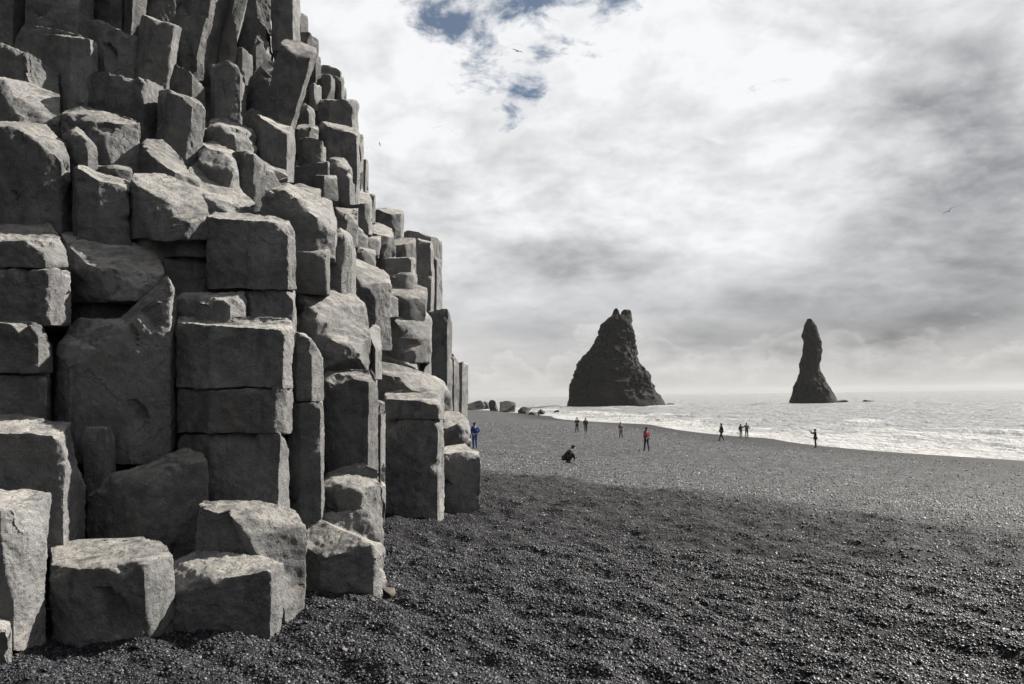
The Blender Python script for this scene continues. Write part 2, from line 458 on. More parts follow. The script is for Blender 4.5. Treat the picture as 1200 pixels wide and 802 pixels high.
th = np.concatenate([np.linspace(-60, -14, 40)[:-1], np.linspace(-14, 40, 460), np.linspace(40, 100, 60)[1:]])
rr = np.concatenate([np.geomspace(30, 420, 330)[:-1], np.geomspace(420, 3000, 80)[:-1], np.geomspace(3000, 14000, 22)])
RR, TH = np.meshgrid(rr, np.radians(th), indexing='ij')
SX, SY = RR * np.sin(TH), RR * np.cos(TH)
dep = ZS - ground0(SX, SY)
dep = np.where(RR > 600, 14.0, dep)
q = np.stack([SX.ravel(), SY.ravel(), 0 * SX.ravel()], -1)
qr = np.stack([q[:, 0] * 0.98 + q[:, 1] * 0.19, -q[:, 0] * 0.19 + q[:, 1] * 0.98, q[:, 2]], -1)
sw = fbm(qr * np.array([0.085, 0.03, 1]), 4, 0.5).reshape(SX.shape)
sw2 = fbm(qr * np.array([0.40, 0.16, 1]) + 5, 3, 0.5).reshape(SX.shape)
# breakers: steep ridges that follow the depth of the water
ph = fbm(qr * np.array([0.02, 0.02, 1]) + 31, 2).reshape(SX.shape)
brk = np.maximum(0, np.cos(dep * 2.1 + 5 * ph)) ** 6 * sstep(dep, 0.25, 0.8) * sstep(dep, 6, 2.0) * np.clip(0.5 + 1.6 * fbm(qr * np.array([0.03, 0.025, 1]) + 77, 2).reshape(SX.shape), 0, 1)
calm = sstep(dep, -0.1, 1.0)
farfade = 1 / (1 + (RR / 900) ** 2)
SZ = ZS + calm * farfade * (0.75 * sw + 0.28 * sw2) + 0.75 * brk
foam = np.clip(sstep(dep, 0.6, 0.05) * 1.0 + 0.46 * sstep(dep, 4.5, 0.3) + 0.55 * brk + 0.34 * sstep(sw, 0.05, 0.4) * sstep(RR, 1500, 200) + 0.08 * sstep(RR, 600, 120), 0.04, 1)
# white water round the feet of the stacks
for (px, py, d, rad) in ((722, 476, 367, 46), (953, 473, 367, 26)):
    c = at(px, py, d); foam = np.maximum(foam, 0.75 * sstep(np.hypot(SX - c.x, SY - c.y), rad, rad * 0.55))
sea = grid_mesh('sea', SX, SY, SZ, M_SEA); tag(sea, kind='structure')
fat = sea.data.attributes.new('foam', 'FLOAT', 'POINT'); fat.data.foreach_set('value', foam.ravel())

# out-of-view flank of the cliff's mountain, added left and behind to block sky light
hu = np.linspace(0, 1, 70); hv = np.linspace(0, 1, 40)
HU, HV = np.meshgrid(hu, hv, indexing='ij')
foot_y = 14 - 230 * HU
foot_x = -13.5 - 10 * HU + 3.0 * np.sin(HU * 19)
HXx = foot_x - 46 * HV; HZz = 0.2 + 82 * HV ** 0.85
HXx = HXx + 2.2 * fbm(np.stack([foot_y.ravel() * .09, HZz.ravel() * .09, 0 * HV.ravel()], -1), 4).reshape(HU.shape)
HZz[:, 0] -= 3
unseen_hillside = grid_mesh('unseen_hillside', HXx, foot_y + 3 * HV, HZz, M_STACK); tag(unseen_hillside, kind='structure')

def drop(x, y):
    """where the sight line through a spot of the picture meets the beach or the sea"""
    v = ray(x, y); t = np.geomspace(2, 900, 4000)
    px, py, pz = CAM.x + v.x * t, CAM.y + v.y * t, CAM.z + v.z * t
    gz = np.maximum(ground0(px, py), ZS)
    i = int(np.argmax(pz <= gz)) if (pz <= gz).any() else len(t) - 1
    return Vector((px[i], py[i], gz[i])), t[i]

# ------------------------------------------------------------------ basalt cliff
SIL = [(-400, 330), (0, 345), (12, 352), (40, 372), (65, 375), (80, 402), (112, 405), (118, 420), (222, 430), (243, 440), (250, 473), (268, 478), (275, 516), (362, 517), (370, 529), (415, 530), (422, 546), (472, 545), (515, 552), (600, 560)]
def sil(y): return float(np.interp(y, [a for a, b in SIL], [b for a, b in SIL]))

# d, front edge points left to right (x, y, extra depth), back edge of the visible top right to left, y of the foot, lean of the foot in x
A = []
def B(d, F, R=None, yb=0, lean=0, chip=0.8, T=None): A.append((d, F, R, yb, lean, chip * (0.7 if d < 7.3 else 0.9), T))
# foot of the cliff
B(4.45, [(-60, 722, 0), (7, 727, 0), (13, 733, .1)], None, 800)
B(4.7, [(-80, 592, 0), (16, 600, -.05), (53, 592, .22)], [(58, 579, .5), (30, 572, .7), (-80, 571, .8)], 760, chip=1.1)
B(4.95, [(57, 665, .14), (120, 663, .02), (168, 660, -.02), (202, 652, .26)], [(195, 638, .5), (172, 622, .85), (95, 624, .95), (62, 642, .6)], 768, lean=4)
B(5.2, [(203, 696, .06), (252, 681, -.03), (317, 668, .0), (331, 662, .18)], [(312, 652, .36), (230, 646, .5), (200, 655, .45)], 755)
B(5.75, [(229, 592, .02), (272, 606, -.03), (292, 630, -.1), (306, 660, -.14), (334, 716, -.22), (356, 690, 0)], [(358, 618, .12), (345, 600, .3), (300, 587, .42), (240, 586, .35)], 735, chip=.25)
B(6.2, [(357, 645, .12), (374, 655, 0), (438, 638, 0), (455, 670, .2)], [(450, 640, .35), (428, 597, .6), (362, 602, .6)], 712)
B(6.85, [(370, 573, .12), (395, 569, 0), (424, 575, -.03), (449, 562, .25)], [(444, 549, .3), (425, 541, .34), (385, 554, .34)], 640)
B(5.6, [(-90, 505, .05), (38, 509, 0), (74, 514, -.03), (99, 507, .28)], [(86, 495, .42), (20, 487, .55), (-90, 487, .55)], 650)
B(6.12, [(96, 504, .06), (126, 502, 0), (134, 514, .12)], [(128, 499, .4), (98, 499, .4)], 590, lean=4)
B(5.92, [(101, 578, .14), (126, 566, .05), (173, 569, 0), (198, 549, .08), (243, 541, .2)], [(236, 529, .32), (190, 523, .48), (140, 537, .42)], 665)
# the jointed columns behind the foot
B(6.25, [(207, 380, .34), (246, 381, 0), (333, 387, .02), (344, 382, .24)], [(340, 376, .34), (300, 370, .4), (210, 371, .44)], 454.5, lean=-2)
B(6.25, [(209, 456, .34), (247, 457, -.01), (331, 457, .01), (342, 454, .28)], None, 507, lean=-2)
B(6.26, [(211, 508.5, .34), (247, 510, 0), (329, 507, .02), (340, 503, .28)], None, 625, lean=-3)
B(6.62, [(341, 397, .12), (348, 390, .02), (365, 399, .02), (379, 421, .18)], [(374, 410, .45), (358, 390, .5), (345, 388, .5)], 470)
B(6.62, [(338, 473, .05), (352, 473, 0), (376, 471, .03), (380, 468, .2)], None, 620)
B(7.2, [(378, 447, .06), (404, 441, .02), (432, 448, 0), (443, 439, .25)], [(441, 433, .32), (400, 431, .36), (380, 434, .36)], 565)
B(8.4, [(441, 468, .1), (446, 464, 0), (452, 472, .12)], None, 625)
B(10.5, [(450, 468, .1), (490, 470, 0), (514, 476, 0), (520, 467, .25)], [(514, 461, .36), (470, 456, .42), (452, 459, .4)], 491)
B(10.52, [(451, 492.3, .1), (490, 492.8, 0), (513, 492, 0), (520, 490, .25)], None, 625, lean=-1)
B(10.95, [(437, 434, .25), (462, 442, .05), (492, 464, -.08), (519, 468, .2)], [(521, 452, .4), (503, 438, .5), (470, 428, .5), (447, 424, .4)], 474)
B(11.2, [(520, 533, .05), (545, 530, 0), (562, 534, .06)], [(560, 527, .5), (545, 517, .95), (521, 518, .95)], 618)
B(13.0, [(519, 503, .15), (538, 497, 0), (554, 516, .15)], [(549, 492, .5), (535, 480, .8), (519, 478, .8)], 535, chip=1.0)
# great leaning block and its neighbours
B(6.36, [(58, 402, .22), (82, 430, 0), (120, 412, -.02), (152, 385, 0), (178, 352, .06), (199, 330, .12), (207, 346, .34)], [(196, 322, .45), (172, 345, .42), (140, 371, .42), (92, 373, .45), (70, 388, .4)], 545, chip=.6)
B(6.78, [(76, 283, .12), (100, 308, 0), (128, 318, -.03), (165, 332, -.05), (193, 322, .12)], [(184, 291, .5), (148, 276, .85), (100, 274, .8), (68, 265, .75)], 352, chip=1.0)
B(7.05, [(80, 318, .1), (110, 330, 0), (160, 335, .05), (180, 335, .1)], None, 400)
B(6.4, [(-90, 284, 0), (30, 283, -.03), (53, 285, -.02), (80, 299, .22)], [(72, 279, .5), (58, 263, .75), (-90, 261, .8)], 312.5)
B(6.36, [(-90, 315, 0), (57, 318, -.02), (82, 315, .25)], None, 381, chip=1.3)
B(6.2, [(-90, 376, 0), (45, 381, -.04), (61, 393, .17)], [(58, 385, .22), (30, 374, .22), (-90, 373, .22)], 436)
B(6.25, [(-90, 438, 0), (30, 439, -.03), (55, 438, 0), (58, 436, .2)], None, 520)
B(7.2, [(-90, 143, 0), (12, 149, -.06), (52, 166, -.06), (72, 190, 0), (84, 207, .22)], [(76, 168, .5), (55, 145, .7), (-90, 138, .7)], 275, chip=1.1)
B(7.65, [(74, 157, .12), (86, 151, 0), (103, 165, -.02), (114, 174, .12)], [(108, 163, .4), (90, 149, .4)], 215)
B(7.1, [(85, 198, .12), (91, 196, 0), (116, 212, 0), (152, 219, .12)], [(150, 213, .5), (112, 201, .6), (93, 192, .5)], 295, chip=1.1)
B(7.7, [(112, 196, .1), (130, 195, 0), (155, 199, .12)], [(152, 193, .5), (116, 191, .5)], 240)
B(7.0, [(152, 208, .32), (177, 236, .05), (184, 263, -.1), (215, 266, -.1), (246, 255, .12)], [(245, 241, .4), (230, 217, .75), (192, 204, .75), (160, 203, .6)], 280)
B(7.12, [(155, 272, .3), (181, 272, 0), (215, 275, -.02), (246, 262, .12)], None, 301, chip=1.4)
B(7.14, [(158, 300, .3), (182, 302, 0), (246, 300, .12)], None, 365)
B(6.62, [(206, 352, .12), (238, 350, 0), (270, 352, 0), (292, 347, .2)], [(286, 343, .25), (240, 342, .28), (210, 345, .25)], 392, chip=1.4)
B(6.9, [(242, 254, .18), (291, 259, 0), (337, 264, .04), (347, 277, .22)], [(338, 260, .55), (312, 253, .75), (252, 248, .75)], 339)
B(6.93, [(280, 341, .15), (293, 340, 0), (343, 342, .05), (346, 338, .25)], None, 395, chip=1.4)
B(7.6, [(346, 294, .12), (372, 296, 0), (383, 298, 0), (386, 292, .2)], [(382, 290, .5), (350, 287, .5)], 345)
B(7.5, [(344, 344, .16), (360, 360, .05), (380, 390, 0), (405, 403, -.03), (433, 425, 0)], [(437, 398, .35), (430, 360, .6), (409, 335, .85), (350, 333, .7)], 446, chip=1.4)
B(7.9, [(433, 386, .1), (440, 382, 0), (448, 391, .16)], [(444, 382, .4), (436, 381, .4)], 445)
B(7.8, [(306, 223, .22), (332, 223, .02), (345, 234, -.05), (372, 258, -.05), (392, 276, .05)], [(394, 255, .4), (388, 236, .6), (365, 227, .75), (338, 216, .6)], 303)
B(8.15, [(384, 280, .05), (400, 273, 0), (412, 285, .1), (417, 296, .2)], [(412, 275, .5), (398, 267, .5)], 350)
B(9.0, [(402, 318, .25), (408, 310, .15), (425, 337, 0), (440, 334, .02), (458, 333, .2)], [(457, 322, .5), (440, 310, .7), (414, 302, .6)], 410)
# upper left
B(9.0, [(-90, 45, 0), (2, 48, 0), (20, 60, -.02), (48, 65, -.03), (62, 64, .05), (71, 80, .22)], None, 125, chip=1.3)
B(9.3, [(17, 32, .3), (25, 28, .28), (48, 41, .2), (82, 43, 0), (107, 43, .04), (115, 48, .28)], None, 150)
B(8.3, [(-90, 92, .1), (2, 93, 0), (15, 118, -.06), (32, 143, -.12), (70, 146, .05)], [(70, 110, .5), (40, 99, .65), (5, 91, .6)], 175)
B(9.8, [(92, 22, .25), (122, 21, 0), (140, 30, 0), (160, 44, 0), (173, 52, .25)], None, 110, chip=1.4)
B(8.7, [(103, 90, .06), (110, 84, 0), (150, 89, -.02), (168, 92, -.03), (196, 104, .38)], None, 180)
B(8.5, [(187, 104, .12), (197, 105, 0), (226, 113, 0), (242, 120, .14)], None, 215, lean=-7)
B(8.0, [(71, 131, .22), (90, 142, .05), (104, 151, 0), (140, 151, 0), (167, 147, .14)], [(162, 141, .4), (112, 129, .55), (78, 121, .5)], 212, chip=1.4)
B(7.9, [(165, 168, .25), (178, 184, .05), (205, 200, 0), (236, 211, .15)], [(215, 183, .4), (190, 164, .45), (172, 163, .4)], 235)
B(7.75, [(200, 212, .12), (232, 226, 0), (262, 246, -.02), (275, 248, .1)], [(298, 238, .5), (272, 212, .85), (232, 190, .8)], 275)
B(8.3, [(232, 186, .1), (250, 178, 0), (272, 192, 0), (280, 200, .15)], [(276, 178, .5), (250, 165, .6), (236, 168, .5)], 225, chip=1.1)
B(8.9, [(242, 150, .1), (260, 148, 0), (285, 158, 0), (302, 170, .2)], [(298, 150, .5), (262, 138, .6), (246, 140, .5)], 200, chip=1.1)
B(9.6, [(166, 17, .25), (182, 24, 0), (205, 29, .02), (214, 32, .2)], None, 120, lean=-17)
B(9.25, [(198, 90, .15), (207, 68, .02), (225, 76, 0), (240, 90, .15)], None, 130)
# upper middle
B(10.0, [(247, 70, .15), (252, 65, 0), (268, 68, 0), (281, 76, .05), (288, 90, .2)], None, 165)
B(10.2, [(292, 92, .25), (305, 73, .1), (318, 84, 0), (338, 80, .25)], [(334, 72, .5), (310, 70, .4)], 155, lean=-9, chip=1.3)
B(9.6, [(329, 52, .12), (349, 66, 0), (365, 70, 0), (372, 62, .22)], [(370, 56, .45), (350, 47, .5), (334, 45, .4)], 165, lean=-30)
B(9.2, [(287, 132, .22), (294, 122, .15), (305, 137, .02), (336, 156, 0), (345, 152, .25)], [(335, 145, .5), (318, 138, .5), (300, 124, .4)], 215)
B(8.6, [(262, 182, .18), (284, 178, 0), (297, 182, 0), (312, 200, .1), (338, 208, .35)], [(335, 200, .6), (318, 194, .6), (292, 176, .5)], 250)
B(10.9, [(272, 56, .1), (284, 52, 0), (296, 64, .15)], None, 100)
B(11.2, [(292, 68, .15), (300, 40, 0), (318, 58, .15)], [(312, 46, .4), (302, 38, .4)], 100, chip=1.0)
B(12.2, [(280, 12, .1), (292, 14, 0), (312, 28, 0), (320, 40, .2)], None, 75, chip=1.1)
B(11.8, [(317, -60, .1), (325, -60, 0), (342, -60, 0), (351, -60, .25)], None, 60, lean=1)
B(13.0, [(346, 13, .1), (352, 12, 0), (361, 16, .12)], None, 50)
B(12.6, [(348, 36, .1), (360, 34, 0), (374, 43, .15)], None, 90)
B(12.3, [(362, 60, .1), (370, 58, 0), (376, 66, .1)], None, 105)
B(13.3, [(372, 76, .1), (378, 72, 0), (399, 82, 0), (404, 90, .2)], None, 125)
B(12.4, [(366, 86, .1), (377, 83, 0), (388, 86, 0), (392, 92, .15)], None, 130)
B(12.7, [(390, 88, .1), (400, 86, 0), (406, 104, .2)], None, 130)
B(12.0, [(362, 100, .1), (368, 96, 0), (377, 98, .15)], None, 130)
B(12.0, [(370, 116, .12), (380, 113, 0), (402, 117, 0), (413, 118, .02), (421, 118, .22)], None, 165)
B(11.6, [(350, 128, .12), (362, 124, 0), (371, 138, .15)], [(368, 128, .4), (356, 120, .4)], 165, chip=1.4)
B(11.4, [(373, 152, .12), (384, 148, 0), (418, 157, 0), (422, 154, .25)], [(416, 150, .5), (395, 145, .6), (376, 142, .5)], 240)
B(12.2, [(418, 154, .1), (422, 153, 0), (426, 155, .15)], None, 240)
B(13.5, [(422, 184, .1), (428, 183, 0), (432, 186, .15)], None, 245)
B(11.0, [(346, 152, .1), (362, 150, 0), (375, 156, .15)], [(372, 148, .4), (352, 144, .4)], 180, chip=1.4)
B(10.6, [(350, 163, .1), (355, 160, 0), (376, 161, 0), (382, 172, .2)], None, 210)
B(10.4, [(336, 198, .1), (348, 192, 0), (384, 190, 0), (387, 188, .2)], None, 232)
B(10.9, [(382, 186, .1), (396, 190, 0), (410, 200, 0), (416, 214, .2)], [(412, 196, .4), (405, 184, .5), (388, 182, .4)], 240, chip=1.4)
B(10.2, [(368, 205, .1), (380, 206, 0), (396, 212, .15)], [(394, 206, .4), (372, 203, .4)], 235)
B(9.7, [(340, 218, .1), (352, 221, 0), (374, 229, .15)], [(376, 222, .4), (350, 214, .4)], 250)
# right-hand stair of smaller columns
B(10.9, [(372, 228, .1), (388, 230, 0), (404, 240, .15)], [(402, 228, .5), (376, 224, .5)], 262, chip=1.4)
B(11.6, [(402, 232, .1), (414, 240, 0), (432, 238, 0), (436, 236, .2)], [(432, 226, .6), (410, 222, .6)], 275)
B(12.8, [(428, 226, .1), (436, 225, 0), (440, 228, .12)], None, 262)
B(10.5, [(392, 246, .1), (405, 252, 0), (420, 252, .15)], [(420, 243, .5), (394, 241, .5)], 290, chip=1.3)
B(13.8, [(433, 246, .1), (440, 244, 0), (459, 251, 0), (470, 250, .1), (475, 250, .3)], [(472, 246, .5), (446, 243, .5)], 300)
B(12.4, [(420, 268, .12), (438, 274, 0), (462, 280, .15)], [(460, 266, .6), (442, 260, .7), (424, 260, .6)], 300)
B(11.4, [(402, 262, .1), (412, 262, 0), (432, 277, .15)], [(428, 268, .4), (414, 256, .5)], 300)
B(11.6, [(416, 280, .1), (430, 279, 0), (446, 281, .15)], [(446, 277, .4), (418, 276, .4)], 300)
B(10.6, [(414, 296, .1), (424, 292, 0), (440, 300, .15)], [(440, 293, .4), (420, 288, .5)], 325)
B(12.4, [(440, 288, .1), (448, 284, 0), (464, 288, .15)], None, 325)
B(12.9, [(460, 288, .12), (474, 286, 0), (488, 284, .2)], [(486, 279, .5), (464, 278, .5)], 325)
B(17.5, [(474, 270, .1), (482, 271, 0), (505, 276, 0), (518, 279, .25)], None, 540)
B(15.4, [(486, 283, .12), (490, 281, 0), (505, 284, .02), (509, 298, .2)], [(506, 284, .4), (490, 279, .4)], 545)
B(16.4, [(505, 302, .1), (512, 301, 0), (518, 303, .2)], None, 545, lean=-2)
B(12.4, [(446, 304, .1), (452, 304, 0), (482, 302, 0), (488, 302, .2)], None, 332)
B(12.2, [(452, 322, .12), (470, 328, 0), (484, 318, .1), (489, 320, .2)], None, 350, chip=1.3)
B(11.8, [(452, 345, .1), (476, 347, 0), (498, 352, .15)], [(500, 338, .7), (475, 328, .8), (456, 330, .6)], 375)
B(12.8, [(472, 333, .1), (484, 330, 0), (497, 338, .15)], None, 365)
B(11.2, [(448, 340, .1), (456, 341, 0), (467, 350, .15)], None, 372)
B(11.6, [(455, 368, .18), (466, 380, .03), (474, 405, -.02), (482, 411, -.02), (504, 408, .12)], [(506, 370, .5), (500, 364, .7), (470, 352, .9), (457, 352, .7)], 425)
B(11.9, [(488, 412, .1), (496, 414, 0), (505, 410, .2)], None, 470)
B(14.5, [(502, 364, .1), (508, 363, 0), (524, 362, 0), (530, 376, .25)], None, 565)
B(17.0, [(526, 411, .12), (532, 412, 0), (538, 423, .15)], None, 550)
B(18.5, [(537, 424, .1), (542, 423, 0), (549, 425, .25)], None, 545, lean=-2)
B(11.55, [(447, 420, .1), (470, 424, 0), (489, 432, .02), (491, 424, .2)], [(488, 416, .5), (452, 409, .7)], 450)
B(13.6, [(502, 448, .1), (512, 452, 0), (528, 462, .15)], [(528, 452, .5), (508, 440, .5)], 500)
# columns along the top edge of the picture and beyond it
B(10.9, [(-120, -70, .1), (-10, -70, 0), (18, -70, 0), (34, -70, .3)], None, 70, lean=-4)
B(10.7, [(30, -70, .1), (46, -70, 0), (92, -70, 0), (110, -70, .35)], None, 70)
B(11.4, [(108, -70, .1), (118, -70, 0), (144, -70, 0), (152, -70, .2)], None, 60, lean=-2)
B(10.9, [(150, -70, .12), (162, -70, 0), (178, -70, .2)], None, 70, lean=-12)
B(11.6, [(172, -70, .1), (186, -70, 0), (208, -70, .1), (214, -70, .3)], None, 60, lean=-4)
B(10.3, [(226, -70, .12), (240, -70, .02), (264, -70, 0), (288, -70, .38)], None, 100, lean=-42)
B(10.5, [(274, -30, .2), (280, -22, .02), (292, -8, .12)], None, 85, lean=-24)
B(12.4, [(284, -70, .1), (300, -70, 0), (318, -70, .15)], None, 40)

cliff = empty('basalt_cliff', (-3.0, 7.5, float(ground(np.array([-3.0]), np.array([7.5]))[0])))
tag(cliff, 'towering grey cliff of broken, stepped basalt columns rising from the black gravel', 'cliff')
CL = np.array(cliff.location)

def rock_mesh(co, loops, L, seed, chip=1.0, ymax=None, amp=1.0, nf=0):
    """close a prism, refine it, wear its edges, chip and roughen it; returns a mesh"""
    r = random.Random(seed)
    bm = bmesh.new()
    vs_ = [bm.verts.new(c) for c in co]
    for f in loops: bm.faces.new([vs_[i] for i in f])
    bmesh.ops.recalc_face_normals(bm, faces=bm.faces)
    corners = [v.co.copy() for v in bm.verts]
    bmesh.ops.triangulate(bm, faces=bm.faces[:])
    for _ in range(9):
        long_ = [e for e in bm.edges if e.calc_length() > L * 1.45 and (ymax is None or min(e.verts[0].co.y, e.verts[1].co.y) < ymax)]
        if not long_: break
        bmesh.ops.subdivide_edges(bm, edges=long_, cuts=1)
        bmesh.ops.triangulate(bm, faces=[f for f in bm.faces if len(f.verts) > 3])
    me = bpy.data.meshes.new('basalt_column'); bm.to_mesh(me); bm.free()
    nv = len(me.vertices); co = np.empty(nv * 3); me.vertices.foreach_get('co', co); co = co.reshape(-1, 3)
    ed = np.empty(len(me.edges) * 2, int); me.edges.foreach_get('vertices', ed); ed = ed.reshape(-1, 2)
    off = np.array([r.uniform(0, 90) for _ in range(3)]); base = np.array([tuple(c) for c in corners])
    size = min(1.5, np.linalg.norm(co.max(0) - co.min(0)))
    cen = co.mean(0)
    # flakes and shell-shaped scars knocked off corners and faces
    for _ in range(int(round(4.5 * chip))):
        o = np.array([r.gauss(.15, .55), r.gauss(-.5, .4), r.gauss(.45, .55)]); o /= max(1e-6, np.linalg.norm(o))
        hgt = co @ o; i = int(np.argmax(hgt)); p = co[i].copy()
        dpt = r.uniform(0.008, 0.028) * size * (0.4 + 0.6 * chip)
        if r.random() < 0.75:                                    # flat flake
            s = hgt - (hgt[i] - dpt); k = s > 0
            if k.mean() > 0.12: continue
            co[k] -= s[k, None] * o
        else:                                                    # hollow scar
            rad = r.uniform(0.3, 0.7) * size; c = p + o * (rad - dpt)
            v = co - c; dd = np.linalg.norm(v, axis=1); k = dd < rad
            if k.mean() > 0.15: continue
            co[k] = c + v[k] / np.maximum(dd[k, None], 1e-6) * rad
    # nicks along the arrises: the top edge and the upright corners in front
    nb = len(base) // 2
    cxy = base[:nb].mean(0)
    for _ in range(int(round(15 * chip)) if nf else 0):
        i = r.randrange(nf); t = r.random(); top_ = r.random() < 0.6
        p = base[i] * (1 - t) + base[min(i + 1, nf - 1)] * t if top_ else base[i] * (1 - t * .9) + base[i + nb] * t * .9
        o = p - cxy; o[2] = 0; o /= max(1e-6, np.linalg.norm(o)); o[2] = r.uniform(.45, 1.1) if top_ else r.gauss(0, .25)
        o = o + np.array([r.gauss(0, .2), r.gauss(0, .2), 0]); o /= np.linalg.norm(o)
        j = int(np.argmin(np.linalg.norm(co - p, axis=1))); p = co[j].copy()
        rad = r.uniform(0.025, 0.12) * size; dpt = rad * r.uniform(.06, .20)
        if r.random() < 0.7:
            s = (co - p) @ o + dpt; k = (s > 0) & (np.linalg.norm(co - p, axis=1) < rad)
            co[k] -= s[k, None] * o
        else:
            c = p + o * (rad - dpt); v = co - c; dd = np.linalg.norm(v, axis=1); k = dd < rad
            q_ = c + v[k] / np.maximum(dd[k, None], 1e-6) * rad; sh = q_ - co[k]
            lim = np.minimum(1, 1.6 * dpt / np.maximum(np.linalg.norm(sh, axis=1), 1e-6))[:, None]
            co[k] += sh * lim
    # shallow spalls on the faces
    fr_ = np.flatnonzero(co[:, 1] < co[:, 1].min() + 0.45)
    for _ in range(int(round(1.4 * chip))):
        p = co[fr_[r.randrange(len(fr_))]]
        o = p - cen; o[2] *= 0.4; o /= max(1e-6, np.linalg.norm(o))
        rad = r.uniform(0.7, 1.4) * size; dpt = r.uniform(0.008, 0.024) * size; c = p + o * (rad - dpt)
        v = co - c; dd = np.linalg.norm(v, axis=1); k = dd < rad
        if k.mean() > 0.2: continue
        co[k] -= (rad - dd[k])[:, None] * o * np.clip((dd[k] / rad), .5, 1)[:, None]
    # uneven wear of the edges
    deg = np.bincount(ed.ravel(), minlength=nv)[:, None].astype(float)
    wear = np.clip(0.05 + 1.1 * gn(co * 3.1 + off), 0.06, 0.55)[:, None]
    for _ in range(2):
        s = np.zeros_like(co)
        np.add.at(s, ed[:, 0], co[ed[:, 1]]); np.add.at(s, ed[:, 1], co[ed[:, 0]])
        co += wear * (s / np.maximum(deg, 1) - co)
    me.vertices.foreach_set('co', co.ravel()); me.update()
    nr = np.empty(nv * 3); me.vertices.foreach_get('normal', nr); nr = nr.reshape(-1, 3)
    h = 0.030 * gn(co * 1.7 + off) + 0.018 * gn(co * 4.3 + off * 2) + 0.012 * gn(co * 10 + off * 3)
    rid = 0.5 - np.abs(gn(co * np.array([2.2, 2.2, 3.4]) + off * 1.7)) * 1.6
    h += 0.012 * np.clip(rid, -0.5, 0.5) + 0.03 * np.minimum(0, gn(co * 2.6 + off * 4) + 0.12)
    h += 0.014 * gn(co * 22 + off) + 0.008 * gn(co * 47 + off)
    co += nr * (h * amp)[:, None]
    me.vertices.foreach_set('co', co.ravel())
    me.polygons.foreach_set('use_smooth', np.ones(len(me.polygons), bool))
    me.update(); me.set_sharp_from_angle(angle=R_(32))
    return me

def add_block(k, d, F, R, yb, lean, chip, T):
    top, bot = [], []
    wpx = max(p[0] for p in F) - min(p[0] for p in F)
    wid = wpx / FPX * d
    T = T or min(1.15, max(0.55, wid * 1.0))
    F = [(F[0][0], F[0][1], F[0][2])] + list(F[1:])
    for (x, y, dd) in F:
        p = at(x, y, d + dd); top.append(p)
        q = at(x, yb, d + dd)
        q = at(x + lean, yb, d + dd)
        bot.append(q)
    if R is None:
        a, b = top[-1], top[0]
        for p, q0, ins in ((a, bot[-1], -0.06), (b, bot[0], 0.06)):
            s = 1 + T / p.y
            top.append(Vector((p.x * s + ins, p.y * s, p.z - 0.02)))
            bot.append(Vector((q0.x * s + ins, q0.y * s, q0.z)))
    else:
        zb = sum(q.z for q in bot) / len(bot)
        lx = bot[0] - top[0]
        for (x, y, dd) in R:
            p = at(x, y, d + dd); top.append(p)
            bot.append(Vector((p.x + lx.x, p.y, zb)))
    n = len(top)
    co = [tuple(np.array(p) - CL) for p in top] + [tuple(np.array(p) - CL) for p in bot]
    flat = [Vector((p.x, p.y, 0)) for p in top] if R is None else [Vector((x, -y, 0)) for (x, y, dd) in list(F) + list(R)]
    tris = [list(t) for t in tessellate_polygon([flat])]
    loops = [list(range(2 * n - 1, n - 1, -1))]
    loops += [[i, i + n, (i + 1) % n + n, (i + 1) % n] for i in range(n)]
    L = min(0.10, max(0.017, 0.0033 * d)) * (1.9 if k >= 500 else 1.0)
    small = min(1.0, wid / 0.55)
    loops = tris + loops
    me = rock_mesh(co, loops, L, 100 + k, chip, ymax=d + 0.75 - CL[1], amp=0.25 + 0.75 * small, nf=len(F))
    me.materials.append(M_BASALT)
    o = bpy.data.objects.new('basalt_column', me); COL.objects.link(o); o.parent = cliff
    return o
for k, a in enumerate(A): add_block(k, *a)

# columns deeper in the cliff, seen only through the gaps
cen = np.array([[np.mean([p[0] for p in a[1]]), (np.mean([p[1] for p in a[1]]) + min(a[3], 640)) / 2, a[0]] for a in A])
def depth_at(x, y):
    w = 1.0 / ((cen[:, 0] - x) ** 2 + (cen[:, 1] - y) ** 2 + 120.0) ** 1.5
    near = float((w * cen[:, 2]).sum() / w.sum())
    return near + max(0.0, -20 - y) * 0.012 
boxes = np.array([[min(p[0] for p in list(a[1]) + list(a[2] or [])), max(p[0] for p in a[1]), min(p[1] for p in list(a[1]) + list(a[2] or [])), a[3], a[0]] for a in A])
def behind(x0, x1, y0, y1, extra):
    """a depth behind every traced block that overlaps this window"""
    k = (boxes[:, 0] < x1) & (boxes[:, 1] > x0) & (boxes[:, 2] < y1) & (boxes[:, 3] > y0)
    base_ = depth_at((x0 + x1) / 2, (y0 + y1) / 2)
    return max(base_, boxes[k, 4].max() if k.any() else 0.0) + extra
kk = 0
y = -170.0
while y < 560:
    x = -230.0; 
    while x < sil(y) + 5:
        w = rng.uniform(0.62, 0.9) / (depth_at(x, y) + 0.75) * FPX
        d = behind(x, x + w, y, y + w, 0.6)
        if x + w < sil(y) - 14 and x + w < sil(y + 60) - 10:
            lean = rng.uniform(-4, 4)
            yt = y + rng.uniform(-12, 12)
            hpx = rng.uniform(0.9, 1.3) / d * FPX
            F = [(x + .02 * w, yt + rng.uniform(-5, 5), .14), (x + .35 * w, yt + rng.uniform(-4, 6), 0), (x + .8 * w, yt + rng.uniform(-4, 6), .02), (x + w, yt, .25)]
            R = [(x + .9 * w, yt - rng.uniform(2, 14), .5), (x + .2 * w, yt - rng.uniform(2, 14), .55)]
            add_block(500 + kk, d, F, R, yt + hpx, lean, 1.0, None); kk += 1
        x += w * 1.02
    y += 52.0

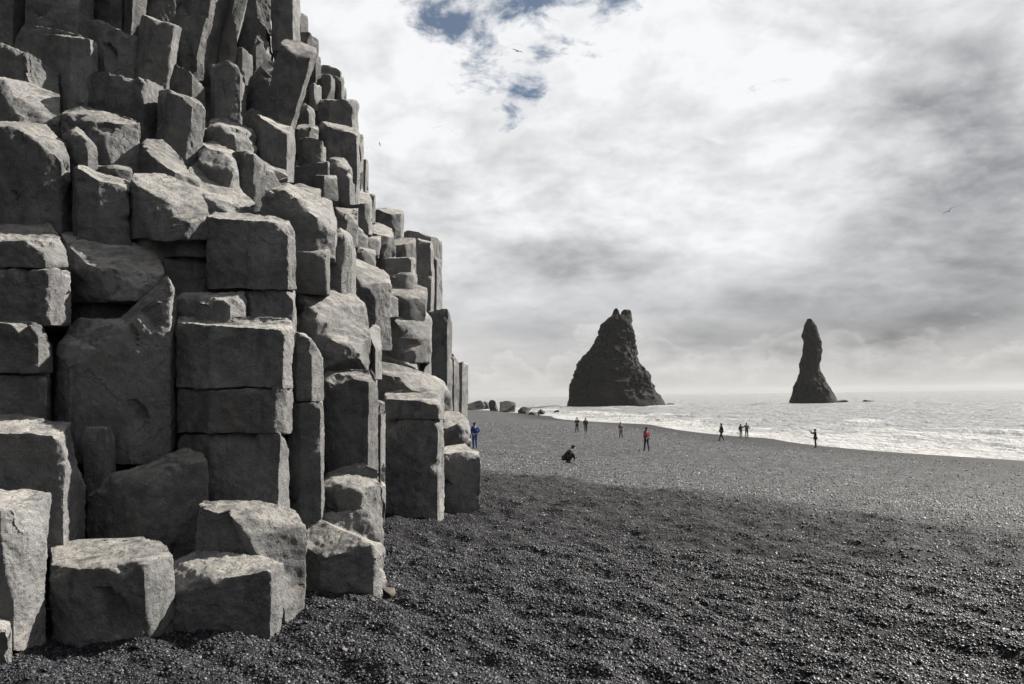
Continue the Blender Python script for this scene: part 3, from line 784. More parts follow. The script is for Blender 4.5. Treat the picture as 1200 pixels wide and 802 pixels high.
# the unbroken rock behind all columns
ys = np.linspace(-330, 545, 26); us = np.linspace(0, 1, 16)
fr, bk = [], []
for yy in ys:
    x1 = min(sil(yy), sil(yy + 60)) - 85
    for u in us:
        xx = -420 + (x1 + 420) * u
        d = behind(max(-60, xx) - 28, max(-60, xx) + 28, yy - 20, yy + 30, 1.5) + 0.25 * math.sin(xx * 0.11 + yy * 0.07)
        fr.append(np.array(at(xx, yy, d)) - CL); bk.append(np.array(at(xx, yy, d + 2.6)) + np.array([-2.4, 0, 0]) - CL)
nr_, nc_ = len(ys), len(us); N = nr_ * nc_
faces = []
for i in range(nr_ - 1):
    for j in range(nc_ - 1):
        a = i * nc_ + j
        faces.append((a, a + nc_, a + nc_ + 1, a + 1)); faces.append((N + a, N + a + 1, N + a + nc_ + 1, N + a + nc_))
for j in range(nc_ - 1):
    faces.append((j, j + 1, N + j + 1, N + j)); a = (nr_ - 1) * nc_ + j; faces.append((a + 1, a, N + a, N + a + 1))
for i in range(nr_ - 1):
    a = i * nc_; faces.append((a + nc_, a, N + a, N + a + nc_)); a += nc_ - 1; faces.append((a, a + nc_, N + a + nc_, N + a))
mesh_obj('rock_core', fr + bk, faces, M_BASALT, cliff, smooth=False)

# ------------------------------------------------------------------ sea stacks
def loft_stack(name, horns, d, label, seed, amp=1.0, ratio=0.8, nz=150, na=150):
    """horns: outlines (y, left x, right x) from the foot up; the first one is the main body"""
    base = at((horns[0][0][1] + horns[0][0][2]) / 2, horns[0][0][0], d); base.z = ZS
    verts, faces = [], []
    for hi, prof in enumerate(horns):
        ysv = [p[0] for p in prof]; Ls = [p[1] for p in prof]; Rs = [p[2] for p in prof]
        yl = np.linspace(ysv[0], ysv[-1], nz if hi == 0 else 24)
        s0 = len(verts)
        for y in yl:
            l = np.interp(-y, [-v for v in ysv], Ls); r = np.interp(-y, [-v for v in ysv], Rs)
            a, b = at(l, y, d), at(r, y, d)
            c = (a + b) / 2; hw = (b - a).length / 2
            for k in range(na):
                t = 2 * math.pi * k / na
                e = 0.82
                ct, st = math.cos(t), math.sin(t)
                ux = math.copysign(abs(ct) ** e, ct); uy = math.copysign(abs(st) ** e, st)
                verts.append(c + Vector((ux * hw, uy * max(hw * ratio, 1.2), 0)) - base)
        nl = len(yl)
        for i in range(nl - 1):
            for k in range(na):
                a = s0 + i * na + k; b = s0 + i * na + (k + 1) % na
                faces.append((a, b, b + na, a + na))
        faces.append(tuple(s0 + (nl - 1) * na + k for k in range(na)))
        faces.append(tuple(s0 + na - 1 - k for k in range(na)))
    me = bpy.data.meshes.new(name)
    me.from_pydata([tuple(v) for v in verts], [], faces); me.update()
    co = np.array([tuple(v) for v in verts]); nr = np.empty(len(co) * 3); me.vertices.foreach_get('normal', nr); nr = nr.reshape(-1, 3)
    off = np.array([seed * 3.7, seed * 1.3, seed * 9.1])
    rid = 0.45 - np.abs(gn(co * np.array([.14, .14, .06]) + off))
    h = 1.6 * gn(co * 0.11 + off) + 1.5 * (rid - 0.2) + 1.5 * gn(co * 0.30 + off) + 0.8 * gn(co * 0.8 + off) + 0.45 * gn(co * 1.7 + off) - 1.1 * np.clip(0.12 - np.abs(gn(co * np.array([.35, .35, .09]) + off * 2)), 0, 1) * 6 + 0.5 * np.abs(gn(co * np.array([.2, .2, .9]) + off))
    h -= h.mean() + 0.5; h *= amp
    hz = np.clip(co[:, 2] / 6.0, 0.15, 1) * (1 - 0.75 * sstep(co[:, 2], 0.72 * co[:, 2].max(), 0.97 * co[:, 2].max()))
    nr[:, 2] *= 0.5
    co += nr * (h * hz)[:, None]
    me.vertices.foreach_set('co', co.ravel())
    me.polygons.foreach_set('use_smooth', np.ones(len(me.polygons), bool)); me.update(); me.set_sharp_from_angle(angle=R_(40))
    me.materials.append(M_STACK)
    o = bpy.data.objects.new(name, me); COL.objects.link(o); o.location = base
    tag(o, label, 'sea stack', 'sea stacks standing in the surf')
    return o
s1_main = [(482, 663, 781), (477, 664, 779.5), (465, 666, 774.5), (456, 667.5, 766), (450, 669, 763.5), (440, 671, 760), (434, 672.5, 757), (427, 675, 752), (419, 682, 748), (414, 687, 747.3), (405, 695, 746), (402, 697, 745.5), (391, 702, 744), (384, 703.5, 740.5), (379, 705, 740), (373, 711, 740), (369.5, 717, 739.8)]
s1_h1 = [(374, 714, 727.5), (368, 717.3, 726.6), (364, 719.2, 725), (361.5, 720.6, 723.4)]
s1_h2 = [(377, 726, 741), (368, 727.3, 740.6), (365, 728.4, 740), (363, 730.5, 738.5)]
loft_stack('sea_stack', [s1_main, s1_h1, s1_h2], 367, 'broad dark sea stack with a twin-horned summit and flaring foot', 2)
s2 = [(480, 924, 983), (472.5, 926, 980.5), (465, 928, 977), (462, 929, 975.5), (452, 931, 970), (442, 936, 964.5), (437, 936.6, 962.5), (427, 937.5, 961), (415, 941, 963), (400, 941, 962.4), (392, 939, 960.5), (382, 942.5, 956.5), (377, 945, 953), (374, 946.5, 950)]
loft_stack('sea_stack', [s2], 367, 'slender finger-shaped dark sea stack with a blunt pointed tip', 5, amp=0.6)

# ------------------------------------------------------------------ loose rocks
def lump(name, pos, sx, sy, sz, seed, mat, label, cat, group=None, cuts=3, sharp=1.0, rotz=0.0):
    r = random.Random(seed)
    bm = bmesh.new(); bmesh.ops.create_icosphere(bm, subdivisions=cuts, radius=1.0)
    co = np.array([tuple(v.co) for v in bm.verts])
    for _ in range(9):                                          # flat broken faces
        o = np.array([r.gauss(0, 1), r.gauss(0, 1), r.gauss(0.25, .8)]); o /= np.linalg.norm(o)
        s = co @ o - r.uniform(0.38, 0.74); k = s > 0
        co[k] -= s[k, None] * o * sharp
    off = np.array([seed * 2.3, seed * 5.1, seed * .7])
    co *= (1 + 0.16 * gn(co * 1.6 + off) + 0.07 * gn(co * 4 + off))[:, None]
    co *= np.array([sx, sy, sz]); co[:, 2] += sz * 0.55
    for v, c in zip(bm.verts, co): v.co = c
    me = bpy.data.meshes.new(name); bm.to_mesh(me); bm.free()
    me.polygons.foreach_set('use_smooth', np.ones(len(me.polygons), bool)); me.update(); me.set_sharp_from_angle(angle=R_(30))
    me.materials.append(mat)
    o = bpy.data.objects.new(name, me); COL.objects.link(o); o.location = pos; o.rotation_euler.z = rotz
    return tag(o, label, cat, group)
GB = 'boulders at the far end of the beach'
for (x0, x1, yt, yb, lab, sd) in (
        (540, 567, 468, 480.5, 'low black boulder half hidden behind the foot of the basalt cliff', 21),
        (565, 574, 466.5, 480, 'pointed reddish boulder, tallest and narrowest of the far row', 22),
        (571, 585, 469.5, 481.5, 'rounded brown boulder wedged between the pointed one and the broadest one', 23),
        (579, 608, 470.5, 483, 'broadest dark boulder in the far row by the shore', 24),
        (608, 625, 473, 485, 'squat dome-shaped grey boulder at the water side of the broadest one', 26),
        (619, 632, 481, 486.5, 'flat dark slab of rock beside the dome-shaped boulder', 27),
        (629, 641, 478.5, 486, 'pale grey boulder at the edge of the surf, last of the far row', 28)):
    p, t = drop((x0 + x1) / 2, yb)
    k = t / FPX
    lump('boulder', p - Vector((0, 0, 0.25)), (x1 - x0) / 2 * k * 1.12, (x1 - x0) / 2 * k * 0.9, (yb - yt) * k / 1.40, sd, M_BOULDER, lab, 'boulder', GB, cuts=4)
GR = 'rocks awash in the surf'
for (x, yb, w, h, lab, sd) in (
        (652, 484, 9, 3.6, 'small dark rock awash in the foam beside the far boulders', 41),
        (985, 470.5, 22, 4, 'low skerry touching the foot of the slender sea stack', 42),
        (1018, 471, 22, 2.6, 'flat skerry standing clear seaward of the slender sea stack', 43),
        (785, 474.5, 12, 2.5, 'low rock at the foot of the broad sea stack', 44)):
    d = 5.3 * FPX / max(4, (yb - 464.5 + (x - 600) * 0.0143))
    d = min(d, 372)
    p = at(x, yb, d); p.z = ZS - 0.1; k = d / FPX
    lump('sea_rock', p, w / 2 * k, w / 2 * k * 0.7, h * k / 1.4, sd, M_BOULDER, lab, 'rock', GR, cuts=3)
M_STONE = plain('pale_stone', (0.085, 0.071, 0.061), 0.8, 0.25, 14)
M_STONE2 = plain('grey_stone', (0.09, 0.09, 0.09), 0.75, 0.25, 20)
for (x, yb, wcm, hcm, mt, lab, sd) in (
        (456, 697, 16, 9, M_STONE, 'pinkish stone lying against the rounded block at the cliff foot', 61),
        (437, 704, 11, 4, M_STONE, 'small tan stone next to the pinkish stone at the cliff foot', 62),
        (411, 752, 9, 3, M_STONE2, 'flat pale grey pebble, one of two lying alone on the black gravel', 63),
        (404, 762, 6, 3, M_STONE, 'little tan pebble beside the flat pale grey one', 64),
        (533, 792, 7, 2.4, M_STONE2, 'flat whitish chip of stone low on the black gravel bank', 65)):
    v = ray(x, yb); t = np.linspace(2, 20, 4000)
    gz = ground(v.x * t, v.y * t); i = int(np.argmax(CAM.z + v.z * t <= gz))
    lump('loose_stone', Vector((v.x * t[i], v.y * t[i], gz[i] - 0.012)), wcm / 200, wcm / 280, hcm / 140, sd, mt, lab, 'stone', cuts=3, rotz=sd)

# ------------------------------------------------------------------ gravel
peb_col = bpy.data.collections.new('pebble_shapes')
for k in range(6):
    r = random.Random(300 + k)
    bm = bmesh.new(); bmesh.ops.create_icosphere(bm, subdivisions=2, radius=0.5)
    co = np.array([tuple(v.co) for v in bm.verts])
    co *= (1 + 0.42 * gn(co * 2.2 + k * 7.7))[:, None]
    for _ in range(4):
        o = np.array([r.gauss(0, 1) for _ in range(3)]); o /= np.linalg.norm(o)
        s = co @ o - r.uniform(0.28, 0.42); q = s > 0; co[q] -= s[q, None] * o * 0.8
    co *= np.array([r.uniform(.9, 1.2), r.uniform(.65, .9), r.uniform(.42, .65)])
    for v, c in zip(bm.verts, co): v.co = c
    me = bpy.data.meshes.new('pebble'); bm.to_mesh(me); bm.free()
    me.polygons.foreach_set('use_smooth', np.ones(len(me.polygons), bool)); me.materials.append(M_PEBBLE)
    peb_col.objects.link(bpy.data.objects.new('pebble_shape', me))
def ring(n, r0, r1, power):
    u = nprng.random(n)
    if power == 0: r = np.sqrt(r0 ** 2 + u * (r1 ** 2 - r0 ** 2))
    else: r = r0 * (r1 / r0) ** u
    t = np.radians(nprng.uniform(-46, 46, n))
    return r * np.sin(t), r * np.cos(t), r
xa, ya, ra = ring(210000, 2.6, 8.5, 0)
xb, yb_, rb = ring(270000, 8.5, 46, 1)
xc, yc_, rc = ring(80000, 46, 115, 1)
px_, py_ = np.concatenate([xa, xb, xc]), np.concatenate([ya, yb_, yc_])
rad = np.concatenate([ra, rb, rc])
pz_ = ground(px_, py_)
keep = pz_ > ZS + 0.25
px_, py_, rad, pz_ = px_[keep], py_[keep], rad[keep], pz_[keep]
zn = zone_of(px_, py_)
npb = len(px_)
size = np.clip(nprng.lognormal(math.log(0.0138), 0.42, npb), 0.008, 0.048) * np.where(rad > 8.5, 1.0 + (rad - 8.5) * 0.05, 1.0)
me = bpy.data.meshes.new('pebbles')
me.vertices.add(npb); me.vertices.foreach_set('co', np.stack([px_, py_, pz_ + size * nprng.uniform(-0.12, 0.22, npb)], -1).ravel())
for nm, ty, v in (('psize', 'FLOAT', size), ('pzone', 'FLOAT', zn), ('pkind', 'INT', nprng.integers(0, 6, npb))):
    a_ = me.attributes.new(nm, ty, 'POINT'); a_.data.foreach_set('value', v)
rot = np.stack([nprng.normal(0, .38, npb), nprng.normal(0, .38, npb), nprng.uniform(0, 6.28, npb)], -1)
a_ = me.attributes.new('prot', 'FLOAT_VECTOR', 'POINT'); a_.data.foreach_set('vector', rot.ravel())
peb = bpy.data.objects.new('pebbles', me); COL.objects.link(peb)
tag(peb, 'loose black pebbles covering the near beach', 'pebbles', kind='stuff')
ng = bpy.data.node_groups.new('scatter_pebbles', 'GeometryNodeTree')
ng.interface.new_socket('Geometry', in_out='INPUT', socket_type='NodeSocketGeometry')
ng.interface.new_socket('Geometry', in_out='OUTPUT', socket_type='NodeSocketGeometry')
def gnode(t): return ng.nodes.new(t)
gi, go = gnode('NodeGroupInput'), gnode('NodeGroupOutput')
ci = gnode('GeometryNodeCollectionInfo'); ci.inputs['Collection'].default_value = peb_col
ci.inputs['Separate Children'].default_value = True; ci.inputs['Reset Children'].default_value = True
ip = gnode('GeometryNodeInstanceOnPoints'); ip.inputs['Pick Instance'].default_value = True
def attr(nm, dt):
    x = gnode('GeometryNodeInputNamedAttribute'); x.data_type = dt; x.inputs['Name'].default_value = nm; return x.outputs['Attribute']
er = gnode('FunctionNodeEulerToRotation')
ng.links.new(attr('prot', 'FLOAT_VECTOR'), er.inputs[0])
ng.links.new(gi.outputs[0], ip.inputs['Points']); ng.links.new(ci.outputs[0], ip.inputs['Instance'])
ng.links.new(attr('pkind', 'INT'), ip.inputs['Instance Index']); ng.links.new(er.outputs[0], ip.inputs['Rotation'])
ng.links.new(attr('psize', 'FLOAT'), ip.inputs['Scale']); ng.links.new(ip.outputs[0], go.inputs[0])
md = peb.modifiers.new('scatter', 'NODES'); md.node_group = ng
me.materials.append(M_PEBBLE)

# ------------------------------------------------------------------ people
M_SKIN = plain('skin', (0.42, 0.27, 0.20), 0.6, 0.08)
M_HAIR = plain('dark_hair', (0.016, 0.013, 0.011), 0.6, 0.2)
M_BOOT = plain('black_boot', (0.014, 0.014, 0.014), 0.6, 0.2)
_cl = {}
def cloth(col):
    if col not in _cl: _cl[col] = plain('cloth_%d' % len(_cl), col, 0.85, 0.22, 12)
    return _cl[col]
def skin_obj(name, pts, edges, root, mat, parent=None, sub=2):
    """pts: name -> (x, y, z, radius)"""
    ks = list(pts); ix = {k: i for i, k in enumerate(ks)}
    me = bpy.data.meshes.new(name)
    me.from_pydata([pts[k][:3] for k in ks], [(ix[a], ix[b]) for a, b in edges], []); me.update()
    o = bpy.data.objects.new(name, me); COL.objects.link(o)
    if parent: o.parent = parent
    o.modifiers.new('skin', 'SKIN').use_smooth_shade = True
    sv = me.skin_vertices[0].data if me.skin_vertices else None
    if sv is None:
        me.attributes  # created with the modifier below
        bpy.context.view_layer.objects.active = o
        bpy.ops.mesh.customdata_skin_add(); sv = me.skin_vertices[0].data
    for k in ks:
        r = pts[k][3]; sv[ix[k]].radius = r if isinstance(r, tuple) else (r, r); sv[ix[k]].use_root = (k == root)
    s = o.modifiers.new('smooth', 'SUBSURF'); s.levels = sub; s.render_levels = sub
    me.materials.append(mat)
    return o
STAND = dict(pelvis=(0, 0, .95), waist=(0, 0, 1.08), chest=(0, .01, 1.30), neck=(0, .0, 1.46), jaw=(0, .03, 1.535), head=(0, .015, 1.61), crown=(0, .0, 1.675), nose=(0, .115, 1.575),
             hip_l=(-.09, 0, .90), knee_l=(-.10, .02, .50), ankle_l=(-.10, -.02, .10), toe_l=(-.12, .13, .04),
             hip_r=(.09, 0, .90), knee_r=(.10, .02, .50), ankle_r=(.10, -.02, .10), toe_r=(.12, .13, .04),
             sho_l=(-.17, 0, 1.40), elb_l=(-.24, -.03, 1.14), wri_l=(-.25, .04, .90),
             sho_r=(.17, 0, 1.40), elb_r=(.24, -.03, 1.14), wri_r=(.25, .04, .90))
RAD = dict(pelvis=(.145, .105), waist=(.135, .10), chest=(.165, .11), neck=.055, jaw=(.062, .07), head=(.078, .095), crown=(.06, .075), nose=.018,
           hip_l=.085, knee_l=.056, ankle_l=.04, toe_l=.036, hip_r=.085, knee_r=.056, ankle_r=.04, toe_r=.036,
           sho_l=.058, elb_l=.042, wri_l=.028, sho_r=.058, elb_r=.042, wri_r=.028)
EDG = [('pelvis', 'waist'), ('waist', 'chest'), ('chest', 'neck'), ('neck', 'jaw'), ('jaw', 'head'), ('head', 'crown'), ('jaw', 'nose'),
       ('pelvis', 'hip_l'), ('hip_l', 'knee_l'), ('knee_l', 'ankle_l'), ('ankle_l', 'toe_l'),
       ('pelvis', 'hip_r'), ('hip_r', 'knee_r'), ('knee_r', 'ankle_r'), ('ankle_r', 'toe_r'),
       ('chest', 'sho_l'), ('sho_l', 'elb_l'), ('elb_l', 'wri_l'), ('chest', 'sho_r'), ('sho_r', 'elb_r'), ('elb_r', 'wri_r')]
def person(x, yfoot, ytop, yaw, jacket, trousers, label, pose=None, hat=None, long_hair=False, coat=0.0, nominal=1.74, group='people on the beach'):
    J = dict(STAND); J.update(pose or {})
    pos, t = drop(x, yfoot)
    hgt = (yfoot - ytop) / FPX * t
    s = min(1.08, max(0.90, hgt / nominal))
    body_pts = {k: (*v, RAD[k]) for k, v in J.items()}
    edges = list(EDG)
    # five fingers on each hand
    for sd in 'lr':
        e, w = Vector(J['elb_' + sd]), Vector(J['wri_' + sd]); ax = (w - e).normalized()
        side = ax.cross(Vector((1, 0, 0))); side = side.normalized() if side.length > .1 else Vector((0, 1, 0))
        body_pts['palm_' + sd] = (*(w + ax * .075), (.034, .018)); edges.append(('wri_' + sd, 'palm_' + sd))
    o = skin_obj('person', body_pts, edges, 'pelvis', M_SKIN)
    o.location = pos; o.rotation_euler.z = R_(yaw); o.scale = (s, s, s)
    tag(o, label, 'person', group)
    for sd in 'lr':
        e, w = Vector(J['elb_' + sd]), Vector(J['wri_' + sd]); ax = (w - e).normalized()
        side = ax.cross(Vector((1, 0, 0))); side = side.normalized() if side.length > .1 else Vector((0, 1, 0))
        palm = w + ax * .07; pts = {}; ed = []
        flat = ax.cross(side)
        for f, (u, ln) in enumerate(((-.026, .066), (-.009, .080), (.009, .076), (.026, .058))):
            a = palm + side * u; b = a + ax * ln * .55 + flat * .006; c = a + ax * ln * .9 + flat * .022
            for nm, p, rr_ in (('a', a, .0095), ('b', b, .0085), ('c', c, .0065)): pts[f'{nm}{f}'] = (*p, rr_)
            ed += [(f'a{f}', f'b{f}'), (f'b{f}', f'c{f}')]
        a = w + ax * .03 + side * .03; b = a + side * .026 + ax * .025; c = b + ax * .03 + flat * .012
        for nm, p, rr_ in (('a', a, .012), ('b', b, .010), ('c', c, .007)): pts[f'{nm}t'] = (*p, rr_)
        ed += [('at', 'bt'), ('bt', 'ct')]
        for f in range(1, 4): ed.append((f'a{f - 1}', f'a{f}'))
        ed.append(('a3', 'at'))
        skin_obj('fingers', pts, ed, 'a1', M_SKIN, o, 1)
    jk = {k: J[k] for k in ('pelvis', 'waist', 'chest', 'sho_l', 'elb_l', 'wri_l', 'sho_r', 'elb_r', 'wri_r')}
    jr = dict(pelvis=(.175, .135), waist=(.165, .13), chest=(.19, .135), sho_l=.08, elb_l=.064, wri_l=.046, sho_r=.08, elb_r=.064, wri_r=.046)
    pts = {k: (*v, jr[k]) for k, v in jk.items()}
    n_ = Vector(J['neck']); c_ = Vector(J['chest']); cl = c_.lerp(n_, .72); pts['collar'] = (*cl, (.085, .08))
    ed = [('pelvis', 'waist'), ('waist', 'chest'), ('chest', 'collar'), ('chest', 'sho_l'), ('sho_l', 'elb_l'), ('elb_l', 'wri_l'), ('chest', 'sho_r'), ('sho_r', 'elb_r'), ('elb_r', 'wri_r')]
    if coat:
        pv = Vector(J['pelvis']); pts['hem'] = (pv.x, pv.y, pv.z - coat, (.20, .155)); ed.append(('pelvis', 'hem'))
    skin_obj('jacket', pts, ed, 'chest', jacket, o)
    tr = {k: (*J[k], r) for k, r in (('pelvis', (.155, .12)), ('hip_l', .10), ('knee_l', .075), ('ankle_l', .062), ('hip_r', .10), ('knee_r', .075), ('ankle_r', .062))}
    skin_obj('trousers', tr, [('pelvis', 'hip_l'), ('hip_l', 'knee_l'), ('knee_l', 'ankle_l'), ('pelvis', 'hip_r'), ('hip_r', 'knee_r'), ('knee_r', 'ankle_r')], 'pelvis', trousers, o)
    for sd in 'lr':
        a, tt = Vector(J['ankle_' + sd]), Vector(J['toe_' + sd])
        heel = a + (a - tt).normalized() * .05; heel.z = tt.z + .01
        skin_obj('boot', {'ankle': (*a, .06), 'heel': (*heel, .045), 'mid': (*a.lerp(tt, .5), .05), 'toe': (*tt, .045)},
                 [('ankle', 'mid'), ('mid', 'toe'), ('ankle', 'heel')], 'ankle', M_BOOT, o)
    hd, cr, jw = Vector(J['head']), Vector(J['crown']), Vector(J['jaw'])
    fw = (Vector(J['nose']) - jw); fw -= (cr - jw).normalized() * fw.dot((cr - jw).normalized()); fw.normalize()
    back = hd - fw * .035
    hp = {'a': (*(back), (.088, .095)), 'b': (*(cr - fw * .012 + (cr - jw).normalized() * .012), (.075, .085)), 'c': (*(jw - fw * .05), (.062, .055))}
    he = [('a', 'b'), ('a', 'c')]
    if long_hair:
        hp['d'] = (*(Vector(J['neck']) - fw * .07 + Vector((0, 0, -.08))), (.075, .045)); he.append(('c', 'd'))
    skin_obj('hood' if hat else 'hair', hp, he, 'a', hat or M_HAIR, o)
    return o
def walk(step=.22, arm=.12):
    return dict(knee_l=(-.09, step * .55, .51), ankle_l=(-.09, step, .11), toe_l=(-.10, step + .14, .06), knee_r=(.09, -step * .2, .50), ankle_r=(.09, -step * .9, .12), toe_r=(.10, -step * .9 + .13, .045),
                elb_l=(-.24, -arm * .7, 1.14), wri_l=(-.25, -arm * .5, .90), elb_r=(.24, arm * .3, 1.14), wri_r=(.24, arm * 1.6, .93))
NAVY = cloth((0.012, 0.016, 0.032)); BLACK = cloth((0.010, 0.010, 0.012)); RED = cloth((0.15, 0.012, 0.016)); JEANS = cloth((0.014, 0.024, 0.038))
BLUE = cloth((0.010, 0.030, 0.125)); GREYV = cloth((0.045, 0.042, 0.060)); OLIVE = cloth((0.045, 0.036, 0.022)); TAUPE = cloth((0.060, 0.055, 0.050)); DKBLUE = cloth((0.016, 0.024, 0.050))

person(556.5, 526, 491.5, 20, BLUE, BLUE, 'person in a bright blue suit standing against the foot of the cliff',
       dict(elb_r=(.30, -.10, 1.18), wri_r=(.18, .06, 1.02), head=(0, .05, 1.60), jaw=(0, .06, 1.53), crown=(0, .04, 1.665), nose=(0, .145, 1.555)), long_hair=True, nominal=1.72)
person(758, 528.8, 500.5, 25, RED, JEANS, 'person in a dark red coat and blue jeans walking over the gravel',
       walk(.17, .10), long_hair=True, coat=.16, nominal=1.74)
person(676.5, 507.3, 489, 150, BLACK, NAVY, 'person in black with hands together, standing beside a hooded companion on the gravel',
       dict(ankle_r=(.17, .02, .10), knee_r=(.13, .03, .5), toe_r=(.22, .15, .04), elb_l=(-.25, .02, 1.14), wri_l=(-.08, .18, 1.12), elb_r=(.25, .02, 1.14), wri_r=(.08, .18, 1.10)))
person(686.6, 507.2, 489.6, 190, BLACK, BLACK, 'person in a black hooded coat standing with arms down beside a companion', None, hat=BLACK, coat=.12)
person(727.8, 513.8, 494.6, 200, GREYV, GREYV, 'person in grey clothes strolling alone with one foot ahead', walk(.14, .12))
person(845.8, 517, 496, 95, DKBLUE, NAVY, 'person in a dark blue jacket striding along the waterline', walk(.27, .10))
person(868.5, 513, 497.2, 5, OLIVE, TAUPE, 'shorter long-haired person in an olive top standing close beside a companion at the water', dict(elb_r=(.30, .05, 1.22), wri_r=(.2, .2, 1.2)), long_hair=True, nominal=1.7)
person(875.3, 514, 495.5, -5, GREYV, TAUPE, 'taller person in grey standing close beside a companion at the water', dict(elb_l=(-.32, .05, 1.20), wri_l=(-.26, .2, 1.24), elb_r=(.30, -.05, 1.2), wri_r=(.2, .08, 1.05)))
person(956, 525.5, 502.5, 80, BLACK, BLACK, 'person in black holding both arms up to take a picture at the waterline',
       dict(elb_l=(-.22, .24, 1.30), wri_l=(-.10, .40, 1.50), elb_r=(.22, .22, 1.28), wri_r=(.06, .40, 1.48), ankle_l=(-.06, .02, .10), ankle_r=(.06, -.06, .10), knee_l=(-.08, .03, .5), knee_r=(.08, -.02, .5), toe_l=(-.07, .17, .04), toe_r=(.07, .09, .04)), nominal=1.74)
person(665.5, 543.2, 529.2, -75, BLACK, BLACK, 'person in black crouching low over the pebbles',
       dict(pelvis=(0, -.16, .30), waist=(0, -.10, .42), chest=(0, .10, .60), neck=(0, .24, .70), jaw=(0, .31, .73), head=(0, .33, .80), crown=(0, .33, .865), nose=(0, .42, .745),
            hip_l=(-.09, -.14, .28), knee_l=(-.16, .24, .46), ankle_l=(-.13, -.02, .10), toe_l=(-.15, .13, .04), hip_r=(.09, -.14, .28), knee_r=(.16, .24, .46), ankle_r=(.13, -.02, .10), toe_r=(.15, .13, .04),
            sho_l=(-.17, .14, .62), elb_l=(-.21, .26, .40), wri_l=(-.10, .36, .28), sho_r=(.17, .14, .62), elb_r=(.21, .26, .40), wri_r=(.10, .34, .18)), nominal=.92)
person(631, 488.5, 481, 40, BLACK, BLACK, 'far person in black standing before the last boulders at the surf', None, hat=BLACK, coat=.2)
# the phone held up by the photographer
_ph = [o for o in COL.objects if o.name.startswith('person') and 'take a picture' in o.get('label', '')][0]
pm = Matrix.Translation(_ph.location) @ Matrix.Rotation(_ph.rotation_euler.z, 4, 'Z') @ Matrix.Scale(_ph.scale.x, 4)
bm = bmesh.new(); bmesh.ops.create_cube(bm, size=1.0)
bmesh.ops.scale(bm, vec=(.085, .012, .165), verts=bm.verts); bmesh.ops.bevel(bm, geom=bm.edges[:], offset=.004, segments=2, affect='EDGES')
me = bpy.data.meshes.new('phone'); bm.to_mesh(me); bm.free(); me.materials.append(BLACK)
phn = bpy.data.objects.new('phone', me); COL.objects.link(phn); phn.location = pm @ Vector((-.02, .475, 1.60)); phn.rotation_euler.z = _ph.rotation_euler.z
tag(phn, 'small black phone held up by the person taking a picture', 'phone')

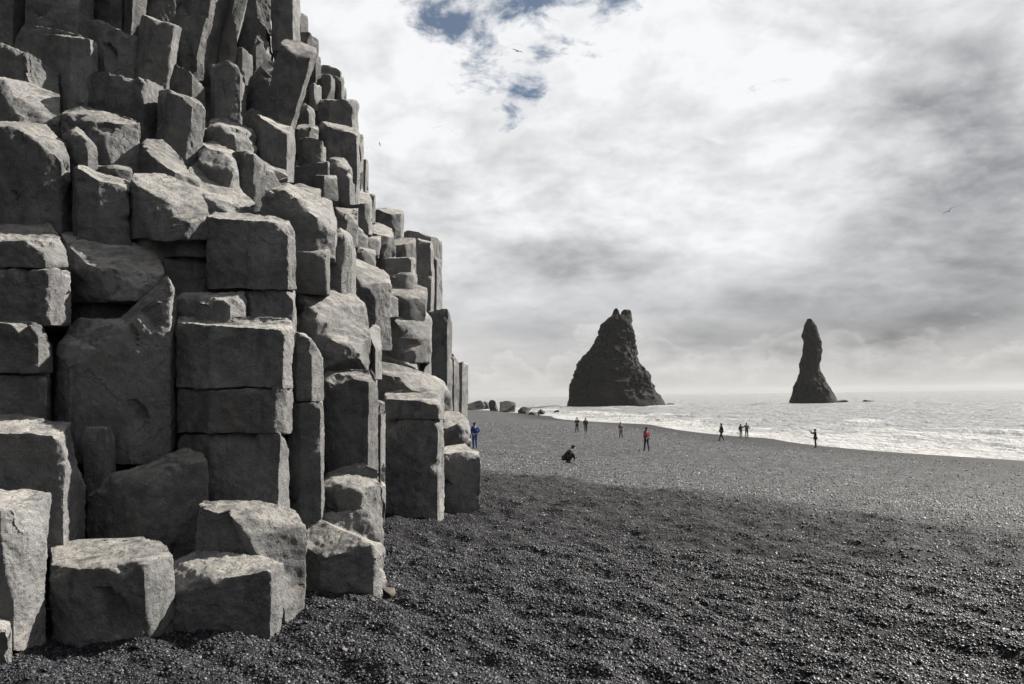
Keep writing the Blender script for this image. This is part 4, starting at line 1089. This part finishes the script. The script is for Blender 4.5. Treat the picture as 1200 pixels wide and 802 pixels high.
# ------------------------------------------------------------------ birds
M_BIRD = plain('dark_feathers', (0.010, 0.010, 0.010), 0.8, 0.3)
def bird(x, y, d, span, yaw, bank, flap, label):
    V, Fc = [], []
    n = 10; L = span * .42
    for i in range(n + 1):
        t = i / n; r = span * .055 * math.sin(math.pi * min(1, t * 1.02)) ** .7 * (1.0 - .45 * t) + 1e-3
        for k in range(8):
            a = 2 * math.pi * k / 8; V.append((r * math.cos(a), L * (.5 - t), r * math.sin(a) * .9))
    for i in range(n):
        for k in range(8): Fc.append((i * 8 + k, i * 8 + (k + 1) % 8, (i + 1) * 8 + (k + 1) % 8, (i + 1) * 8 + k))
    Fc += [tuple(range(7, -1, -1)), tuple(n * 8 + k for k in range(8))]
    body = mesh_obj('bird', V, Fc, M_BIRD)
    for s in (-1, 1):
        W, wf = [], []
        prof = [(0.03, .16, 0), (.22, .17, .10 * flap), (.42, .12, .12 * flap), (.62, .065, .06 * flap), (.70, .02, .02 * flap)]
        for (u, c, h) in prof:
            yc = .05 - .10 * max(0, u - .25)
            for (cy, cz) in ((.5, 0), (0, .022), (-.5, 0), (0, -.022)): W.append((s * u * span * .72, (yc + c * cy) * span, (h + cz * (1 - u)) * span))
        for i in range(len(prof) - 1):
            for k in range(4): wf.append((i * 4 + k, i * 4 + (k + 1) % 4, i * 4 + 4 + (k + 1) % 4, i * 4 + 4 + k))
        wf += [(3, 2, 1, 0), tuple(len(W) - 4 + k for k in range(4))]
        mesh_obj('wing', W, wf, M_BIRD, body)
    mesh_obj('tail', [(-.02 * span, -.16 * span, 0), (.02 * span, -.16 * span, 0), (.05 * span, -.27 * span, .004), (-.05 * span, -.27 * span, .004), (0, -.2 * span, .02 * span), (0, -.2 * span, -.012 * span)],
             [(0, 1, 4), (1, 2, 4), (2, 3, 4), (3, 0, 4), (1, 0, 5), (2, 1, 5), (3, 2, 5), (0, 3, 5)], M_BIRD, body)
    body.location = at(x, y, d); body.rotation_euler = (0.1, R_(bank), R_(yaw))
    return tag(body, label, 'bird', 'seabirds in flight')
bird(606, 60, 80, 1.25, 8, 16, .6, 'dark seabird gliding beneath the blue gap in the clouds')
bird(1112, 248, 80, 1.35, -25, -30, 1.0, 'dark seabird with raised wings in front of the grey cloud bank')
bird(445, 169, 110, .75, 60, 62, .6, 'banking seabird flying just off the edge of the cliff')
bird(429.5, 173.5, 140, .5, 40, 20, .8, 'tiny seabird close against the edge of the cliff')

# ------------------------------------------------------------------ salt haze over the water
bm = bmesh.new(); bmesh.ops.create_cube(bm, size=1.0)
bmesh.ops.scale(bm, vec=(30000, 30000, 104), verts=bm.verts)
me = bpy.data.meshes.new('haze'); bm.to_mesh(me); bm.free()
haze = bpy.data.objects.new('haze', me); COL.objects.link(haze); haze.location = (0, 0, ZS - 16 + 52)
tag(haze, 'thin salt haze over beach and sea', 'haze', kind='stuff')
mt = bpy.data.materials.new('haze'); mt.use_nodes = True; nt = mt.node_tree; nt.nodes.clear()
v = nt.nodes.new('ShaderNodeVolumePrincipled'); v.inputs['Density'].default_value = 0.00007
v.inputs['Color'].default_value = (.42, .43, .44, 1); v.inputs['Anisotropy'].default_value = 0.2
om = nt.nodes.new('ShaderNodeOutputMaterial'); nt.links.new(v.outputs[0], om.inputs['Volume']); me.materials.append(mt)
